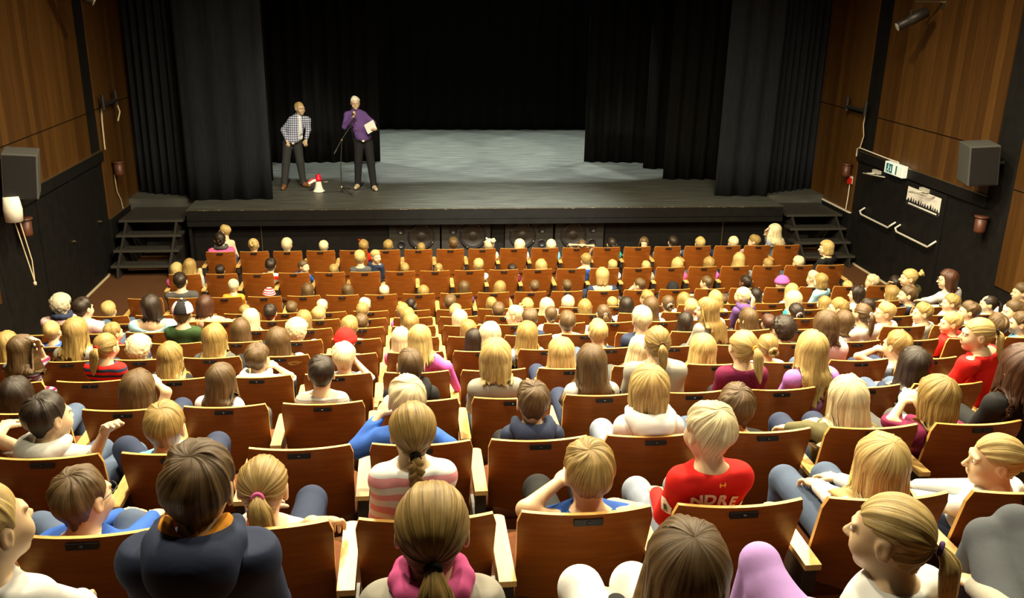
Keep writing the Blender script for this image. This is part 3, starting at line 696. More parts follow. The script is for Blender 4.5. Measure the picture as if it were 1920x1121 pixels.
def hair_shell(style, rng, n, m, length=.22, thick=.014, body=None, T=None, pole=None):
    """strands run from the pole over the skull; long ones fall straight. Returns verts (head frame, unit head), faces, uv"""
    _, _, _, c = skull_radius()
    if pole is None: pole = np.array([rng.uniform(-.12, .12), -.42, .9])
    pole = pole/np.linalg.norm(pole); e1 = np.cross(pole, [0, 1., .01]) if abs(pole[1]) < .95 else np.cross(pole, [0, 0, 1.]); e1 /= np.linalg.norm(e1); e2 = np.cross(pole, e1)
    ph = np.linspace(0, 2*PI, n, endpoint=False); ts = np.linspace(0, 1, 90); th = .001+ts*2.96
    swirl = .9 if style in 's' else .0
    P2 = ph[:, None]+swirl*np.exp(-th[None]*2.2)
    d = np.sin(th)[None, :, None]*(np.cos(P2)[..., None]*e1+np.sin(P2)[..., None]*e2)+np.cos(th)[None, :, None]*pole
    cov = covered(d, .06 if style in 'bl' else 0); 
    first = np.where(np.all(cov, 1), 89, np.argmin(cov, 1))      # first uncovered
    first = np.maximum(first, 3)
    r = skull_r(d)
    clump = smooth1(rng, n, max(5, n//7)); fine = smooth1(rng, n, max(7, n//2)); big = smooth1(rng, n, 7)
    tex = np.stack([smooth1(rng, n, max(6, n//6)) for _ in range(6)], 1); ta = {'s': .0034, 'c': .0012, 'b': .0022, 'l': .0022, 'p': .0012}.get(style, 0)
    out = np.zeros((n, m, 3)); vv = np.zeros((n, m)); tt = np.linspace(0, 1, m)
    fall = style in 'bl'
    for i in range(n):
        k1 = first[i]; az = abs(math.atan2(d[i, k1, 0], d[i, k1, 1]))
        drop = 0.0
        if style == 's': k1 = int(min(89, max(4, k1*(1+.02*clump[i]))))
        if fall and az > .75:
            # leave the skull where it turns under
            zs = d[i, :k1+1, 2]; q = np.argmax(zs < -.12) if np.any(zs < -.12) else k1
            q = max(4, min(q, k1)); zrel = c[2]+d[i, q, 2]*r[i, q]
            drop = max(0.0, length+zrel + rng.normal(0, .018 if style == 'l' else .007) + .028*clump[i]*(style == 'l')+.006*clump[i])
            if az < 1.3: drop *= .75+.25*(az-.75)/.55
            kk = q
        else: kk = k1
        arc = th[kk]*.09; tot = arc+drop; sarc = tt*tot
        on = np.minimum(sarc/max(arc, 1e-6), 1.0)*kk; i0 = np.clip(on.astype(int), 0, 88); u = (on-i0)[:, None]
        dd = d[i, i0]*(1-u)+d[i, i0+1]*u; dd /= np.linalg.norm(dd, axis=1)[:, None]
        rr = r[i, i0]*(1-u[:, 0])+r[i, i0+1]*u[:, 0]
        prof = np.minimum(1, .55+tt*1.6) if not fall else np.ones(m)
        if style == 's': prof = prof*np.interp(tt, [0, .5, .78, 1], [1.05, 1.12, .70, .10])
        elif style == 'c': prof = prof*np.interp(tt, [0, .5, 1], [.55, .5, .2])
        elif style == 'p': prof = prof*np.interp(tt, [0, .1, .6, 1], [1.25, 1.0, .8, .25])
        rise = min(1.0, 1)
        amp = np.interp(tt, [0, .15, .6, 1], [.05, .5, .9, 1.0 if style not in 'sc' else .35])
        off = thick*prof+amp*(.0021*clump[i]*(1 if style != 'c' else .3)+.0013*fine[i]+.003*big[i])
        off = off+ta*np.minimum(1, tt*3)*np.interp(tt, np.linspace(0, 1, 6), tex[i])*(1-.7*tt*(style in 'sc'))
        if style == 'k': off = thick*1.5*np.interp(tt, [0, .7, 1], [1, 1.1, .6])*np.ones(m)
        p = c+dd*(rr+off)[:, None]
        ex = np.maximum(0, sarc-arc)
        if drop > 0:
            last = p[np.searchsorted(sarc, arc)-1] if arc < tot else p[-1]
            h = np.array([dd[-1, 0], dd[-1, 1]]); h /= np.linalg.norm(h)+1e-9
            sel = ex > 0
            u = ex[sel]/max(drop, 1e-6)
            wv = (.009 if style == 'l' else .005)*clump[i]*u+.003*fine[i]*u+.002*np.sin(u*9+i)*u
            base = c+dd[sel]*(rr[sel]+off[sel])[:, None]
            bo = {'b': -.010, 'l': .016}[style]
            p[sel] = base+np.stack([h[0]*(bo*u*u+wv), h[1]*(bo*u*u+wv), -ex[sel]], 1)
        out[i] = p; vv[i] = sarc/.2
    if style == 'k':      # curls: bumps over the whole shell
        q = out.reshape(-1, 3); cen = c+ (lambda z: z/np.linalg.norm(z, axis=1)[:, None])(rng.normal(0, 1, (260, 3)))*.1
        dm = np.min(np.linalg.norm(q[:, None, :]-cen[None], axis=2), axis=1); nrm = (q-c)/np.linalg.norm(q-c, axis=1)[:, None]
        q += nrm*(.012*np.maximum(0, 1-(dm/.018)**2)-.003)[:, None]; out = q.reshape(n, m, 3)
    if body is not None:
        h, R, s, vol = body
        W = h+(out.reshape(-1, 3)*s)@R.T
        low = W[:, 2] < h[2]-.02*s
        if low.any():
            Q = W[low]
            for _ in range(8):
                D = vol.at(Q); pen = np.maximum(0, .017-D); eps = .01
                g = np.stack([vol.at(Q+np.array([eps, 0, 0]))-D, vol.at(Q+np.array([0, eps, 0]))-D], 1)/eps
                gl = np.linalg.norm(g, axis=1); g = np.where(gl[:, None] > .15, g/(gl[:, None]+1e-9), np.array([0, -1.0])[None])
                Q[:, :2] += g*pen[:, None]*.9
            W[low] = Q
        out = (((W-h)@R)/s).reshape(n, m, 3)
    # inner skin so that the ends have thickness
    cen = np.array([0, -.012, 0]); k0 = m//3
    inn = out[:, k0:].copy(); hv = inn-np.where(inn[..., 2:3] > -.03, cen, np.stack([np.zeros_like(inn[..., 2]), np.full_like(inn[..., 2], -.012), inn[..., 2]], -1))
    inn -= hv/(np.linalg.norm(hv, axis=2)[..., None]+1e-6)*np.linspace(.006, .012, m-k0)[None, :, None]
    A = np.arange(n*m).reshape(n, m); B = n*m+np.arange(n*(m-k0)).reshape(n, m-k0)
    A2 = np.roll(A, -1, 0); B2 = np.roll(B, -1, 0)
    F = [np.stack([A[:, :-1], A2[:, :-1], A2[:, 1:], A[:, 1:]], -1).reshape(-1, 4), np.stack([B[:, :-1], B[:, 1:], B2[:, 1:], B2[:, :-1]], -1).reshape(-1, 4), np.stack([A[:, -1], A2[:, -1], B2[:, -1], B[:, -1]], -1)]
    V = np.concatenate([out.reshape(-1, 3), inn.reshape(-1, 3)])
    U = np.concatenate([np.stack([np.abs(ph/PI-1)[:, None]*np.ones(m), vv], -1).reshape(-1, 2), np.stack([np.abs(ph/PI-1)[:, None]*np.ones(m-k0), vv[:, k0:]], -1).reshape(-1, 2)])
    return V, np.concatenate(F), U
def join(parts):
    V = []; F = []; U = []; n = 0
    for v, f, u in parts: V.append(v); F.append(np.asarray(f)+n); U.append(u); n += len(v)
    return np.concatenate(V), np.concatenate(F), np.concatenate(U)
def bundle(path, rad, rng, n=20, u0=0.0, flat=1.0, groove=.14):
    """a lock of hair along a path"""
    path = np.array(path, float); m = len(path); V = np.zeros((m, n, 3)); gr = smooth1(rng, n, max(4, n//2)); x0 = None
    for i in range(m):
        t = path[min(i+1, m-1)]-path[max(i-1, 0)]; t /= np.linalg.norm(t)+1e-9
        a = np.cross(t, [0, 1, 0]) if x0 is None else x0-t*(x0@t); a /= np.linalg.norm(a)+1e-9; x0 = a; b = np.cross(t, a)
        q = np.linspace(0, 2*PI, n, endpoint=False); rr = rad[i]*(1+groove*gr)
        V[i] = path[i]+(np.cos(q)*rr)[:, None]*a+(np.sin(q)*rr*flat)[:, None]*b
    A = np.arange(m*n).reshape(m, n); A2 = np.roll(A, -1, 1)
    F = np.stack([A[:-1], A2[:-1], A2[1:], A[1:]], -1).reshape(-1, 4)
    cap = np.array([[0, 0, 0, 0]]); Vv = V.reshape(-1, 3)
    U = np.stack([np.tile(np.abs(np.linspace(-1, 1, n)), m)*.35+u0, np.repeat(np.arange(m)/m*1.6, n)], -1)
    return Vv, F, U
def tail_parts(style, rng, tie, length, n, R):
    """pony tail, plait or bun that starts at the tie point (unit head frame); R maps head to body so that tails hang down"""
    dn = R.T@np.array([0, 0, -1.0]); bk = tie/np.linalg.norm(tie); parts = []
    if style == 'p':
        m = 16; ps = []; rd = []
        sway = rng.uniform(-.04, .04)
        for i in range(m):
            u = i/(m-1); ps.append(tie+bk*(.030*math.sin(min(1, u*3)*PI/2)+.01*u)+dn*length*(u**1.25)+np.array([1, 0, 0])*sway*u*u); rd.append(np.interp(u, [0, .08, .3, .7, .93, 1], [.014, .017, .030, .026, .012, .003]))
        for k in range(3):
            o = np.array([(k-1)*.010, (k % 2)*.006, 0]); sc2 = (.8, 1.0, .85)[k]; q = [p+o*min(1, i/5)*(1-.3*i/m)+dn*.02*(k-1)*(i/m) for i, p in enumerate(ps)]
            parts.append(bundle(q, [a*sc2 for a in rd], rng, n, k*.2, .75, .2))
    elif style == 'r':
        m = 44
        for k in range(3):
            ps = []; rd = []
            for i in range(m):
                u = i/(m-1); w2 = u*length/.045*PI+2*PI*k/3; taper = np.interp(u, [0, .1, .8, 1], [.8, 1, .65, .4])
                ps.append(tie+bk*(.016+.008*math.sin(2*w2)*taper)+dn*length*u+np.array([1, 0, 0])*.017*math.sin(w2)*taper); rd.append(.0155*taper)
            parts.append(bundle(ps, rd, rng, max(8, n//2), k*.2, .8, .1))
    elif style == 'u':
        for k in range(4):
            ps = []; rd = []; a0 = k*PI/2; m = 14
            for i in range(m):
                u = i/(m-1); q = a0+u*2.4; rr = .030*math.sin(PI*(.12+.76*u))
                e1 = np.array([1, 0, 0]); e2 = np.cross(bk, e1)
                ps.append(tie+bk*(.012+.028*math.sin(PI*u))+(e1*math.cos(q)+e2*math.sin(q))*rr); rd.append(.016*math.sin(PI*(.15+.7*u)))
            parts.append(bundle(ps, rd, rng, max(8, n//2), k*.15, 1, .1))
        parts.append(bundle([tie-bk*.005, tie+bk*.01, tie+bk*.03, tie+bk*.042], [.022, .032, .028, .006], rng, n, .3, 1, .1))
    return parts
def torus_mesh(c, nrm, R0, r0, n=18, m=8):
    nrm = nrm/np.linalg.norm(nrm); e1 = np.cross(nrm, [.3, .2, 1]); e1 /= np.linalg.norm(e1); e2 = np.cross(nrm, e1)
    a = np.linspace(0, 2*PI, n, endpoint=False); b = np.linspace(0, 2*PI, m, endpoint=False)
    V = [c+(e1*math.cos(x)+e2*math.sin(x))*(R0+r0*math.cos(y))+nrm*r0*math.sin(y) for x in a for y in b]
    A = np.arange(n*m).reshape(n, m); A1 = np.roll(A, -1, 0); A2 = np.roll(A, -1, 1); A3 = np.roll(A1, -1, 1)
    return np.array(V), np.stack([A, A1, A3, A2], -1).reshape(-1, 4)
def shell_part(rng, kind):
    """knitted hat / cap domes over the skull (unit head frame)"""
    _, _, _, c = skull_radius(); n, m = 48, 16; ph = np.linspace(0, 2*PI, n, endpoint=False); V = np.zeros((n, m, 3))
    lim = np.interp(np.abs(((ph+PI) % (2*PI))-PI), [0, PI], [1, 1])
    for j in range(m):
        th = (j/(m-1))*np.where(True, 1.62 if kind == 'beanie' else 1.5, 0)+.001
        d = np.stack([np.sin(th)*np.cos(ph), np.sin(th)*np.sin(ph)-.18*np.sin(th)*1.0, np.cos(th)*np.ones(n)], -1); d /= np.linalg.norm(d, axis=1)[:, None]
        rib = .0015*np.cos(ph*24) if kind == 'beanie' else 0
        rr = skull_r(d)+(.024 if kind == 'beanie' else .02)+rib+(.006 if kind == 'beanie' and j >= m-4 else 0)
        V[:, j] = c+d*np.asarray(rr)[:, None]
    inn = V[:, m//2:]*1.0; inn = c+(inn-c)*.93
    A = np.arange(n*m).reshape(n, m); B = n*m+np.arange(n*(m-m//2)).reshape(n, -1); A2 = np.roll(A, -1, 0); B2 = np.roll(B, -1, 0)
    F = np.concatenate([np.stack([A[:, :-1], A2[:, :-1], A2[:, 1:], A[:, 1:]], -1).reshape(-1, 4), np.stack([B[:, :-1], B[:, 1:], B2[:, 1:], B2[:, :-1]], -1).reshape(-1, 4), np.stack([A[:, -1], A2[:, -1], B2[:, -1], B[:, -1]], -1)])
    return np.concatenate([V.reshape(-1, 3), inn.reshape(-1, 3)]), F

# ------------------------------------------------------------------ persons
def lerp(a, b, u): return a*(1-u)+b*u
def fit(V, loc, r, gap, hips=True):
    """press soft bodies and cloth against the seat instead of through it"""
    if r is None: return V
    W = V+loc; cs = np.array(SEATS[r]); dx = W[:, 0]-cs[np.argmin(np.abs(W[:, 0][:, None]-cs[None]), 1)]; z = W[:, 2]-FLOOR[r]; y = W[:, 1]-ROWY[r]
    front = (.85-z)*.285+.034*(dx/.22)**2+.016+gap
    m = (np.abs(dx) < .236) & (z > .28) & (z < .858) & (y < front); y = np.where(m, front, y)
    if hips:
        m = (np.abs(dx) < .228) & (y > .12) & (y < .555) & (z > .33) & (z < .453+gap); z = np.where(m, .453+gap, z)
    V = V.copy(); V[:, 1] = y+ROWY[r]-loc[1]; V[:, 2] = z+FLOOR[r]-loc[2]; return V
def make_person(loc, head, hs, hR, s, style, hc, shirt, o, near, label, cat='person', group=None, stand=False, row=None):
    """loc: where the person sits or stands (place); head etc. in the person's own frame (metres)"""
    rng = np.random.default_rng(int(abs(loc[0]*1000+loc[1]*77))+3)
    st = {3: .0065, 2: .0095, 1: .015, 0: .019}[near]; dens = {3: 1.6, 2: 1.0, 1: .62, 0: .42}[near]
    face = near >= 1 or o.get('face')
    fs = {3: .0052, 2: .007, 1: .0095, 0: .014}[near]
    if o.get('face'): fs = min(fs, .006)
    by = o.get('by', 0.0); Rb = rot(by)
    sw = o.get('sw', .102)*s; hipz = .09*s if not stand else head[2]*.60
    pel = np.array([0, -.02 if not stand else 0, hipz]); neck = head+hR@np.array([0, -.028, -.092])*hs+np.array([0, -.008, -.038*hs])
    if stand: neck[1] = head[1]-(.05 if Rb[1, 1] > 0 else -.04); neck[2] -= .02
    up = neck-pel; X = Rb@np.array([1., 0, 0]); Fw = Rb@np.array([0, 1., 0])
    if 'neckdy' in o: neck = neck+np.array([0, o['neckdy'], 0])
    sh = {q: neck+X*q*sw+np.array([0, 0, (-.036 if not stand else -.066)*s]) for q in (-1, 1)}
    RT = np.stack([X, Fw, np.array([0, 0, 1.0])], 1)
    fat = o.get('fat', 1.0)
    ul = float(np.linalg.norm(up))
    tors = [(lerp(pel, neck, .0), (.128*s, .100*s*fat, .095*s)), (lerp(pel, neck, .36), (.108*s*fat**.6, .084*s*fat, .33*ul)), (lerp(pel, neck, .70), (.112*s, .084*s, .34*ul))]
    # limbs
    arms = {}
    for q in (-1, 1):
        S0 = sh[q]
        E = S0+X*q*.016*s+Fw*.09*s+np.array([0, 0, -.205*s]); E[2] = max(E[2], .246); Hh = np.array([pel[0], pel[1], 0])+X*q*.06*s+Fw*.26*s+np.array([0, 0, pel[2]+.07*s]); 
        if stand: E = S0+X*q*.07*s+Fw*-.02*s+np.array([0, 0, -.26*s]); Hh = E+X*q*-.02*s+Fw*.10*s+np.array([0, 0, -.23*s])
        a = o.get('aL' if q < 0 else 'aR')
        if a is not None: E, Hh = np.array(a[0], float), np.array(a[1], float)
        arms[q] = (S0, E, Hh)
    legs = {}
    for q in (-1, 1):
        if stand:
            K = o.get('kL' if q < 0 else 'kR'); A_ = o.get('fL' if q < 0 else 'fR')
            legs[q] = (pel+X*q*.075*s+np.array([0, 0, -.03*s]), np.array(K), np.array(A_))
        else:
            K = pel+X*q*.09*s+Fw*.40*s+np.array([0, 0, .0]); A_ = K+Fw*.03*s+np.array([0, 0, -.36*s])
            k2 = o.get('kL' if q < 0 else 'kR')
            if k2 is not None: K = np.array(k2[0], float); A_ = np.array(k2[1], float)
            legs[q] = (pel+X*q*.075*s+Fw*.01, K, A_)
    def torso(v, g, lo=0):
        for c, r in tors[lo:]: v.ell(c, np.array(r)+g, RT, .06*s)
        for q in (-1, 1): v.cap(neck+np.array([0, -.005, -.02*s]), sh[q], .038*s+g, .046*s+g, .05*s)
    def arm(v, g, full, hand):
        for q in (-1, 1):
            S0, E, Hh = arms[q]; e2 = E if full else lerp(S0, E, .72)
            v.cap(S0, e2, .041*s+g, .032*s+g*1.1, .03*s)
            if full: v.cap(E, lerp(E, Hh, .95 if not hand else 1), .032*s+g, .022*s+g*.8, .014*s)
            if hand:
                d = Hh-E; nrm = o.get('hn', np.array([0, 0, -1.0]) if abs(d[2]) < np.linalg.norm(d)*.8 else -Fw)
                add_hand(v, Hh, d, np.array(nrm, float), s*.95, q if o.get('flip') is None else -q, o.get('curl', .7), o.get('spread', 1.0))
    def legv(v, g, foot):
        if stand: g = g+.016
        for q in (-1, 1):
            H0, K, A_ = legs[q]; v.cap(H0, K, .068*s+g, .047*s+g, .03*s); v.cap(K, A_, .047*s+g, .030*s+g, .02*s)
            if foot:
                t = o.get('toe', {}).get(q, Fw*.13*s+np.array([0, 0, -.03*s])); v.cap(A_+np.array([0, 0, -.02*s]), A_+t, .034*s+g*.3, .028*s+g*.3, .02*s)
    # body
    v = Vol(); torso(v, -.006); v.cap(neck+np.array([0, -.002, -.03*s]), head+hR@np.array([0, -.018, -.05])*hs, .046*s, .043*hs, .03*s)
    add_head(v, head, hR, hs, face); arm(v, -.006 if not o.get('short') else -.003, True, True); legv(v, -.009 if not stand else -.024, True)
    fine = [(head-.125*hs, head+.125*hs, fs)]
    if near >= 2 or o.get('hands'):
        for q in (-1, 1):
            if o.get('aL' if q < 0 else 'aR') is not None or o.get('hands'): Hh = arms[q][2]; d = Hh-arms[q][1]; m_ = Hh+d/np.linalg.norm(d)*.07*s; fine.append((m_-.085*s, m_+.085*s, .0062 if near >= 2 else .008))
    V, F = v.mesh(st, fine); V = fit(V, loc, row, .006)
    skin = M_skind if o.get('dark') else M_skin
    P = link('person', mesh_np('person', V, F, (skin,)), None, loc); tag(P, label, cat, group)
    if o.get('face'):
        for q in (-1, 1):
            b = MB(); b.lathe([(.0, -.0125), (.0060, -.0115), (.0105, -.007), (.0125, 0), (.0, .004)], n=14)
            ev = MB(); c0 = head+hR@(np.array([q*.030, .0745, .006])*hs); R4 = Matrix([list(hR[i]) + [0] for i in range(3)] + [[0, 0, 0, 1]])
            e = b.mesh('eye', M_eye); e.transform(Matrix.Rotation(PI/2, 4, 'X')); e.transform(Matrix.Scale(hs, 4)); e.transform(R4); eo = link('eye', e, P, c0)
            b = MB(); b.lathe([(.0056, -.0118), (.004, -.0128), (0, -.0131)], n=12); e = b.mesh('iris', M_iris); e.transform(Matrix.Rotation(PI/2, 4, 'X')); e.transform(Matrix.Scale(hs, 4)); e.transform(R4); link('iris', e, eo)
    # shirt
    full = not o.get('short'); g = o.get('loose', .009)
    sv = Vol(); torso(sv, g); arm(sv, g, full, False)
    hv = head+hR@np.array([0, -.018, -.05])*hs
    sv.cap(neck+np.array([0, -.002, -.02*s]), lerp(neck, hv, o.get('collar', .45)), .050*s+g*.5, .048*s+g*.3, .03*s)
    nd = hv-neck; nd = nd/np.linalg.norm(nd); cut = lerp(neck, hv, o.get('neck', .18)); sv.plane(cut, nd+Fw*-.35)
    sv.cap(cut, cut+nd*.09*s, .045*s, .050*s, .008, True)
    body_v = Vol(); body_v.p = list(sv.p)
    if 'scoop' in o: sv.ell(neck+Fw*-.045*s, (.11*s, .09*s, o['scoop']*s), None, .01, True)
    zc = pel[2]-(.05*s if not stand else .07*s)
    sv.plane((0, 0, zc), (0, 0, -1))
    V, F = sv.mesh(st*1.12); V = fit(V, loc, row, .002)
    S = link('shirt', mesh_np('shirt', V, F, (cloth_mat(shirt),)), P)
    if o.get('hood'):
        hm = cloth_mat(shirt); hv2 = Vol(); b0 = neck+np.array([0, 0, .03*s]); k9 = o.get('hoodk', 1)
        pt = lambda a, r, y0, z0: b0+X*math.cos(a)*r*s+Fw*(-math.sin(a)*r*1.05*s+y0*s)+np.array([0, 0, (z0-.022*math.sin(a))*s])
        for i in range(10):
            a0, a1 = PI*(i/10)-.25*(i == 0), PI*((i+1)/10)+.25*(i == 9); f0 = math.sin(PI*i/10); f1 = math.sin(PI*(i+1)/10)
            hv2.cap(pt(a0, .086, .01, 0), pt(a1, .086, .01, 0), (.024+.014*f0*k9)*s, (.024+.014*f1*k9)*s, .03*s)
        hv2.ell(b0-Fw*.085*s+np.array([0, 0, -.06*s]), np.array([.08*k9, .038*k9, .065*k9])*s, RT, .05*s)
        hv2.cap(b0+np.array([0, 0, -.03*s]), b0+np.array([0, 0, .2*s]), .052*s, .085*s, .012*s, True)
        V, F = hv2.mesh(st); V = fit(V, loc, row, .002, False); link('hood', mesh_np('hood', V, F, (hm,)), P)
        if o.get('lining'):
            lv = Vol()
            for i in range(10):
                a0, a1 = PI*(i/10), PI*((i+1)/10); lv.cap(pt(a0, .068, .01, .030), pt(a1, .068, .01, .030), .017*s, .017*s, .01)
            V, F = lv.mesh(.007); link('hood_lining', mesh_np('hood_lining', V, F, (cloth_mat(o['lining']),)), P)['label'] = 'orange-red lining of the hood'
    tv = Vol(); legv(tv, .010, False); tv.ell(tors[0][0], np.array(tors[0][1])+.007, RT, .05*s)
    for q in (-1, 1): tv.plane(legs[q][2], (legs[q][2]-legs[q][1])) if stand is False and o.get('kL') is None else None
    if stand: tv.plane((0, 0, zc+.05*s), (0, 0, 1))
    V, F = tv.mesh(st*1.35 if not stand else st*1.1); V = fit(V, loc, row, .002); link('trousers', mesh_np('trousers', V, F, (cloth_mat(o.get('tr', 'denim')),)), P)
    # hair
    n = int(96*dens)//2*2; m = int(30*max(.6, dens)); hm = hair_mat(hc); ln = o.get('len', {'b': .12, 'l': .30, 'p': .22, 'r': .36}.get(style, .2)); tie = None
    body = (head, hR, hs, body_v)
    M4 = Matrix([list(hR[i]*hs)+[head[i]] for i in range(3)]+[[0, 0, 0, 1]])
    thick = .004 if o.get('hat') else o.get('thick', {'s': .017, 'c': .012, 'b': .017, 'l': .016, 'k': .016}.get(style, .011))
    hair = None
    if style in 'scbl':
        V, F, U = hair_shell(style, rng, n, m, ln, thick, body if style in 'bl' else None)
    elif style == 'k': V, F, U = hair_shell('k', rng, max(n, 72), max(m, 30), ln, thick)
    elif style in 'pru':
        tz = o.get('tie', {'p': .1, 'r': -.45, 'u': -.15}[style]); dd = np.array([o.get('tx', 0.0), -1.0, tz]); dd /= np.linalg.norm(dd)
        _, _, _, c = skull_radius(); tie = c+dd*(float(skull_r(dd[None])[0])+.016)
        parts = [hair_shell('p', rng, n, m, ln, thick, None, None, dd)]+tail_parts(style, rng, tie, ln, max(10, int(18*dens)), hR)
        V, F, U = join(parts)
        if style in 'pr':   # keep the tail outside the clothes
            W = head+(V*hs)@hR.T; low = W[:, 2] < head[2]-.08*hs; Q = W[low]
            if len(Q):
                for _ in range(3): D = body_v.at(Q); Q[:, 1] -= np.maximum(0, .004-D)
                W[low] = Q; V = ((W-head)@hR)/hs
    elif style == 'x': V = None
    if V is not None:
        if row is not None:
            W = fit(head+(V*hs)@hR.T, loc, row, .003, False); V = ((W-head)@hR)/hs
        ho = link('hair', mesh_np('hair', V, F, (hm,), uv=U), P); ho.matrix_local = M4
        if tie is not None and near >= 1 and o.get('tiec', 'x') != 0:
            Vt, Ft = torus_mesh(tie+dd*.004, dd, .015 if style != 'u' else .034, .0065); to = link('hair_tie', mesh_np('hair_tie', Vt, Ft, (cloth_mat(o.get('tiec', 'black')),)), ho)
            if style == 'r':
                Vt, Ft = torus_mesh(tie+dd*.016+hR.T@np.array([0, 0, -1.])*ln*.93, np.array([0, 0, 1.]), .011, .005); link('hair_tie', mesh_np('hair_tie', Vt, Ft, (cloth_mat('black'),)), ho)
    hat = o.get('hat')
    if hat:
        V, F = shell_part(rng, 'cap' if hat == 'cap' else 'beanie')
        if hat == 'cap':
            ctr = V[F].mean(1); a = np.arctan2(ctr[:, 0], -ctr[:, 1]); mi = (((np.floor((a+PI/6)/(PI/3)).astype(int) % 2) == 1) & (ctr[:, 2] < .11)).astype(int)
            me = mesh_np('cap', V, F, (cloth_mat('black'), cloth_mat('palepink')), mi)
        else: me = mesh_np('beanie', V, F, (cloth_mat(hat),))
        b = link('cap' if hat == 'cap' else 'beanie', me, P); b.matrix_local = M4
        if hat == 'cap':
            q = MB(); q.lathe([(.012, 0), (.012, .006), (0, .009)], (0, -.03, .135), n=12); q.obj('button', cloth_mat('cream'), b)
    if o.get('glasses'):
        q = MB()
        for k in (-1, 1):
            c0 = np.array([k*.030, .102, .006]); ring = [c0+np.array([.021*math.cos(t), -.004*abs(math.cos(t)), .016*math.sin(t)]) for t in np.linspace(0, 2*PI, 17)]
            q.tube(ring, .0017, 6); q.tube([(k*.051, .098, .010), (k*.074, .06, .012), (k*.079, .0, .006)], .0017, 6)
        q.tube([(-.009, .102, .01), (.009, .102, .01)], .0017, 6); gl = q.obj('glasses', M_metal, P); gl.matrix_local = M4
    if o.get('scarf'):
        sv2 = Vol()
        for i in range(10):
            a0, a1 = 2*PI*i/10, 2*PI*(i+1)/10; f2 = lambda a: neck+np.array([math.cos(a)*.068*s, math.sin(a)*.062*s, .03*s+.008*math.sin(3*a)]); sv2.cap(f2(a0), f2(a1), .024*s, .024*s, .015)
        V, F = sv2.mesh(st); link('scarf', mesh_np('scarf', V, F, (cloth_mat(o['scarf']),)), P)
    if o.get('bow'):
        q = MB(); q.lathe([(.0, -.018), (.014, -.01), (.016, .0), (.014, .01), (0, .018)], (o['bow'][1], -.05, .12), n=12); b = q.obj('hair_bow', cloth_mat(o['bow'][0]), P); b.matrix_local = M4
    return P, dict(head=head, hR=hR, hs=hs, neck=neck, sh=sh, pel=pel, s=s, legs=legs, arms=arms, X=X, Fw=Fw)

